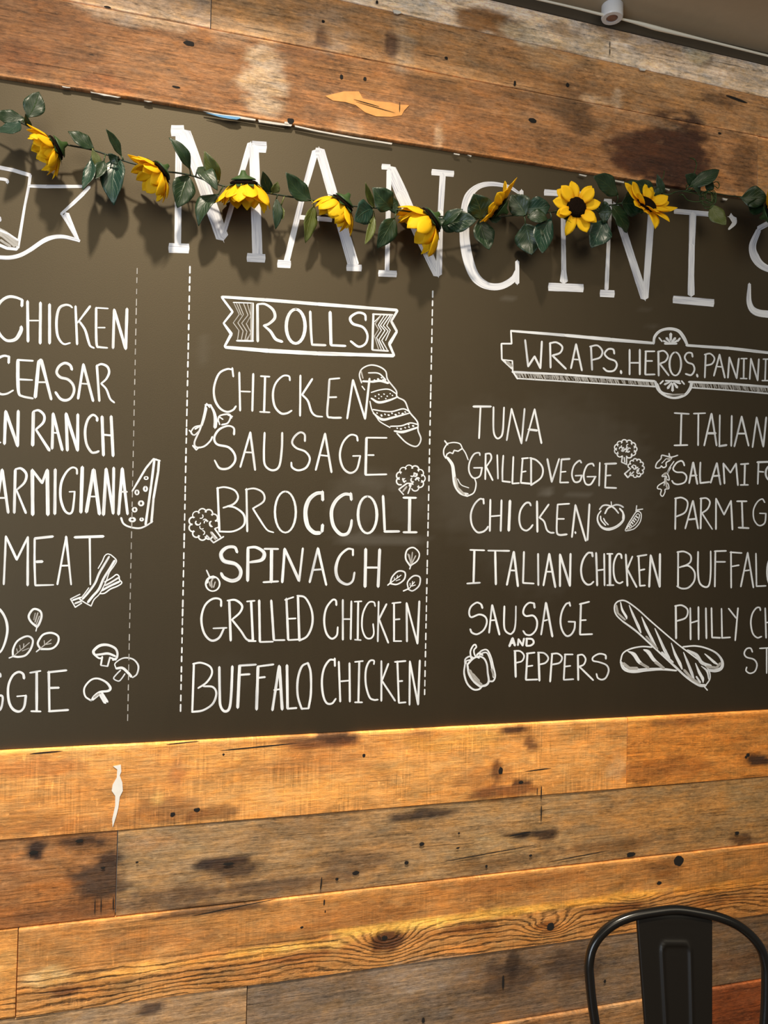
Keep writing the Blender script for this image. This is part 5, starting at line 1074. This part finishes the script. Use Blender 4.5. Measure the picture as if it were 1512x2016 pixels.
#        px    py    depth    axis (right, up, room)   r   cup
flower(112, 290, -0.046, (-.84, -.46, -.05), 68, .86, 1)
flower(316, 338, -0.050, (-.62, -.66, .02), 66, .80, 2)
flower(480, 358, -0.046, (.12, -.90, -.34), 74, .88, 3)
flower(676, 398, -0.042, (-.50, -.74, -.34), 64, .85, 4)
flower(850, 432, -0.042, (-.70, -.62, -.28), 72, .84, 5)
flower(985, 408, -0.048, (-.80, .58, -.10), 54, .35, 6, npet=9, inner=5)
flower(1134, 409, -0.062, (-.06, .02, 1.0), 49, .14, 7, npet=9, inner=4)
flower(1272, 404, -0.056, (.10, .50, .80), 52, .30, 8, npet=11, inner=6)
flower(1514, 422, -0.056, (.55, .25, .72), 48, .38, 9)

# ------------------------------------------------------------------ black metal chair in front of the wall
CY = -0.345                                      # depth of the hoop
cc = at(1330, 1790, CY)
CX = cc.x; CT = cc.z
chair = thing('metal_chair', 'black metal cafe chair with hooped tube back before the plank wall', 'chair', (CX, CY, 0))
TURN = radians(-15); chair.rotation_euler.z = TURN
CDX, CDN = Vector((cos(TURN), sin(TURN), 0)), Vector((-sin(TURN), cos(TURN), 0))
def cat(px, py):
    """point on the plane of the chair back: across, height"""
    d = (px - 756) / F_PX * RGT - (py - 1008) / F_PX * UPV + FWD
    o = Vector((CX, CY, 0)); p = EYE + d * ((o - EYE).dot(CDN) / d.dot(CDN))
    return (p - o).dot(CDX), p.z
lh = [(1180, 2130), (1171, 2060), (1165, 2010), (1159, 1960), (1156, 1915), (1156, 1890), (1163, 1862), (1180, 1838), (1208, 1817), (1245, 1803), (1290, 1795), (1330, 1792)]
hp = [cat(*q) for q in lh]
SEATZ = 0.45
CT = max(z for x, z in hp) + .0006
hp[-1] = (0.0, CT)
half = [(-0.165, SEATZ - .02)] + hp
loop = half + [(-x, z) for (x, z) in half[-2::-1]]
def yb(z): return 0.055 * (CT - z) / (CT - SEATZ)   # the back slopes down towards the seat
path = catmull([Vector((x, -yb(z), z)) for (x, z) in loop], 6)
V, Fc = tube_geo(path, 0.0082, 14)
mesh_obj('back_frame', V, Fc, METAL, chair, smooth=True)
# splat: sheet with an embossed upright panel
sl = [cat(1252, 1806), cat(1404, 1806), cat(1273, 2016), cat(1405, 2016)]
wt = 0.5 * (sl[1][0] - sl[0][0]); wbm = 0.5 * (sl[3][0] - sl[2][0]); zt0 = sl[0][1]; zt1 = sl[2][1]
kx = (wt - wbm) / (zt0 - zt1)
cxo = 0.5 * (sl[1][0] + sl[0][0])
top = CT - 0.006; bot = SEATZ - 0.005
nu, nv = 66, 90; V = []; Fc = []
gt = cat(1330, 1853)[1]; gw0 = 0.5 * (cat(1357, 1870)[0] - cat(1301, 1870)[0])
for j in range(nv + 1):
    t = j / nv; z = top + (bot - top) * t
    hw = max(.045, wt - kx * (top - z))
    gw = max(0.014, gw0 - 0.02 * (gt - z))
    for i in range(nu + 1):
        s_ = (i / nu * 2 - 1); x = s_ * hw
        dx = gw - abs(x); dz = min(gt - z, z - (SEATZ + .04))
        rr_ = 0.012
        if dx < rr_ and dz < rr_: d = rr_ - math.hypot(rr_ - dx, rr_ - dz)
        else: d = min(dx, dz)
        g = math.exp(-(d / 0.0030) ** 2)
        emb = 0.0034 * g
        y = -yb(z) - emb + .0005 + 0.004 * (1 - cos(min(1, max(0, (top - z) / -0.012 + 1)) * pi / 2) if top - z < 0.012 else 0)
        if i in (0, nu): y += 0.004
        V.append(Vector((x + cxo * (1 if True else 0), y, z + (0.0035 * (1 - s_ * s_) if j < 4 else 0))))
for j in range(nv):
    for i in range(nu):
        a = j * (nu + 1) + i; Fc.append((a, a + nu + 1, a + nu + 2, a + 1))
sp = mesh_obj('backrest_panel', V, Fc, METALM, chair, smooth=True)
md = sp.modifiers.new('thickness', 'SOLIDIFY'); md.thickness = 0.0025
# seat, legs, braces (below the photograph's lower edge)
mb = MB(); SW, SD = 0.18, 0.36
seat = []
sgn = -1.0                                       # seat reaches into the room
nn = 14; V = []; Fc = []
for j in range(nn + 1):
    for i in range(nn + 1):
        a, b = i / nn * 2 - 1, j / nn
        hw = SW * (0.86 + .14 * b)
        ex = 1 - .05 * (abs(a) ** 6)
        x = a * hw; y = -0.055 + sgn * (b * SD * ex - 0.01)
        z = SEATZ - 0.008 * (1 - a * a) * (1 - (2 * b - 1) ** 2) - 0.012 * max(abs(a) ** 8, abs(2 * b - 1) ** 8)
        V.append(Vector((x, y, z)))
for j in range(nn):
    for i in range(nn):
        a = j * (nn + 1) + i; Fc.append((a, a + nn + 1, a + nn + 2, a + 1))
so = mesh_obj('seat', V, Fc, METALM, chair, smooth=True); md = so.modifiers.new('thickness', 'SOLIDIFY'); md.thickness = 0.012; md.offset = -1
for (lx, b) in ((-1, 0), (1, 0), (-1, 1), (1, 1)):
    y0 = -0.055 + sgn * (0.015 if b == 0 else SD - .025); x0 = lx * (SW * (.86 if b == 0 else .98) - .02)
    y1 = y0 + (0.05 if b == 0 else -0.045); x1 = lx * (0.215 if b else .205)
    V = []; Fc = []
    for (t, w) in ((0, .024), (.5, .018), (1, .012)):
        c = Vector((x0 + (x1 - x0) * t, y0 + (y1 - y0) * t, (SEATZ - .012) * (1 - t) + .006 * t))
        for (a, bb) in ((-w, -w), (w, -w), (w, w), (-w, w)): V.append(c + Vector((a, bb, 0)))
    for k in range(2):
        for i in range(4): Fc.append((4 * k + i, 4 * k + 4 + i, 4 * k + 4 + (i + 1) % 4, 4 * k + (i + 1) % 4))
    Fc += [(3, 2, 1, 0)[::-1], (8, 9, 10, 11)[::-1]]
    lg = mesh_obj('leg', V, Fc, METALM, chair)
    mb = MB(); mb.box((x1 - .014, y1 - .014, 0), (x1 + .014, y1 + .014, .012)); mb.build('rubber_foot', RUBBER, lg)
V, Fc = tube_geo([Vector((-.185, -0.045, .24)), Vector((.185, -0.37, .24))], .006, 8); V2, F2 = tube_geo([Vector((.185, -0.045, .25)), Vector((-.185, -0.37, .25))], .006, 8)
mb = MB(); mb.add(V, Fc); mb.add(V2, F2); mb.build('cross_brace', METALM, chair, smooth=True)
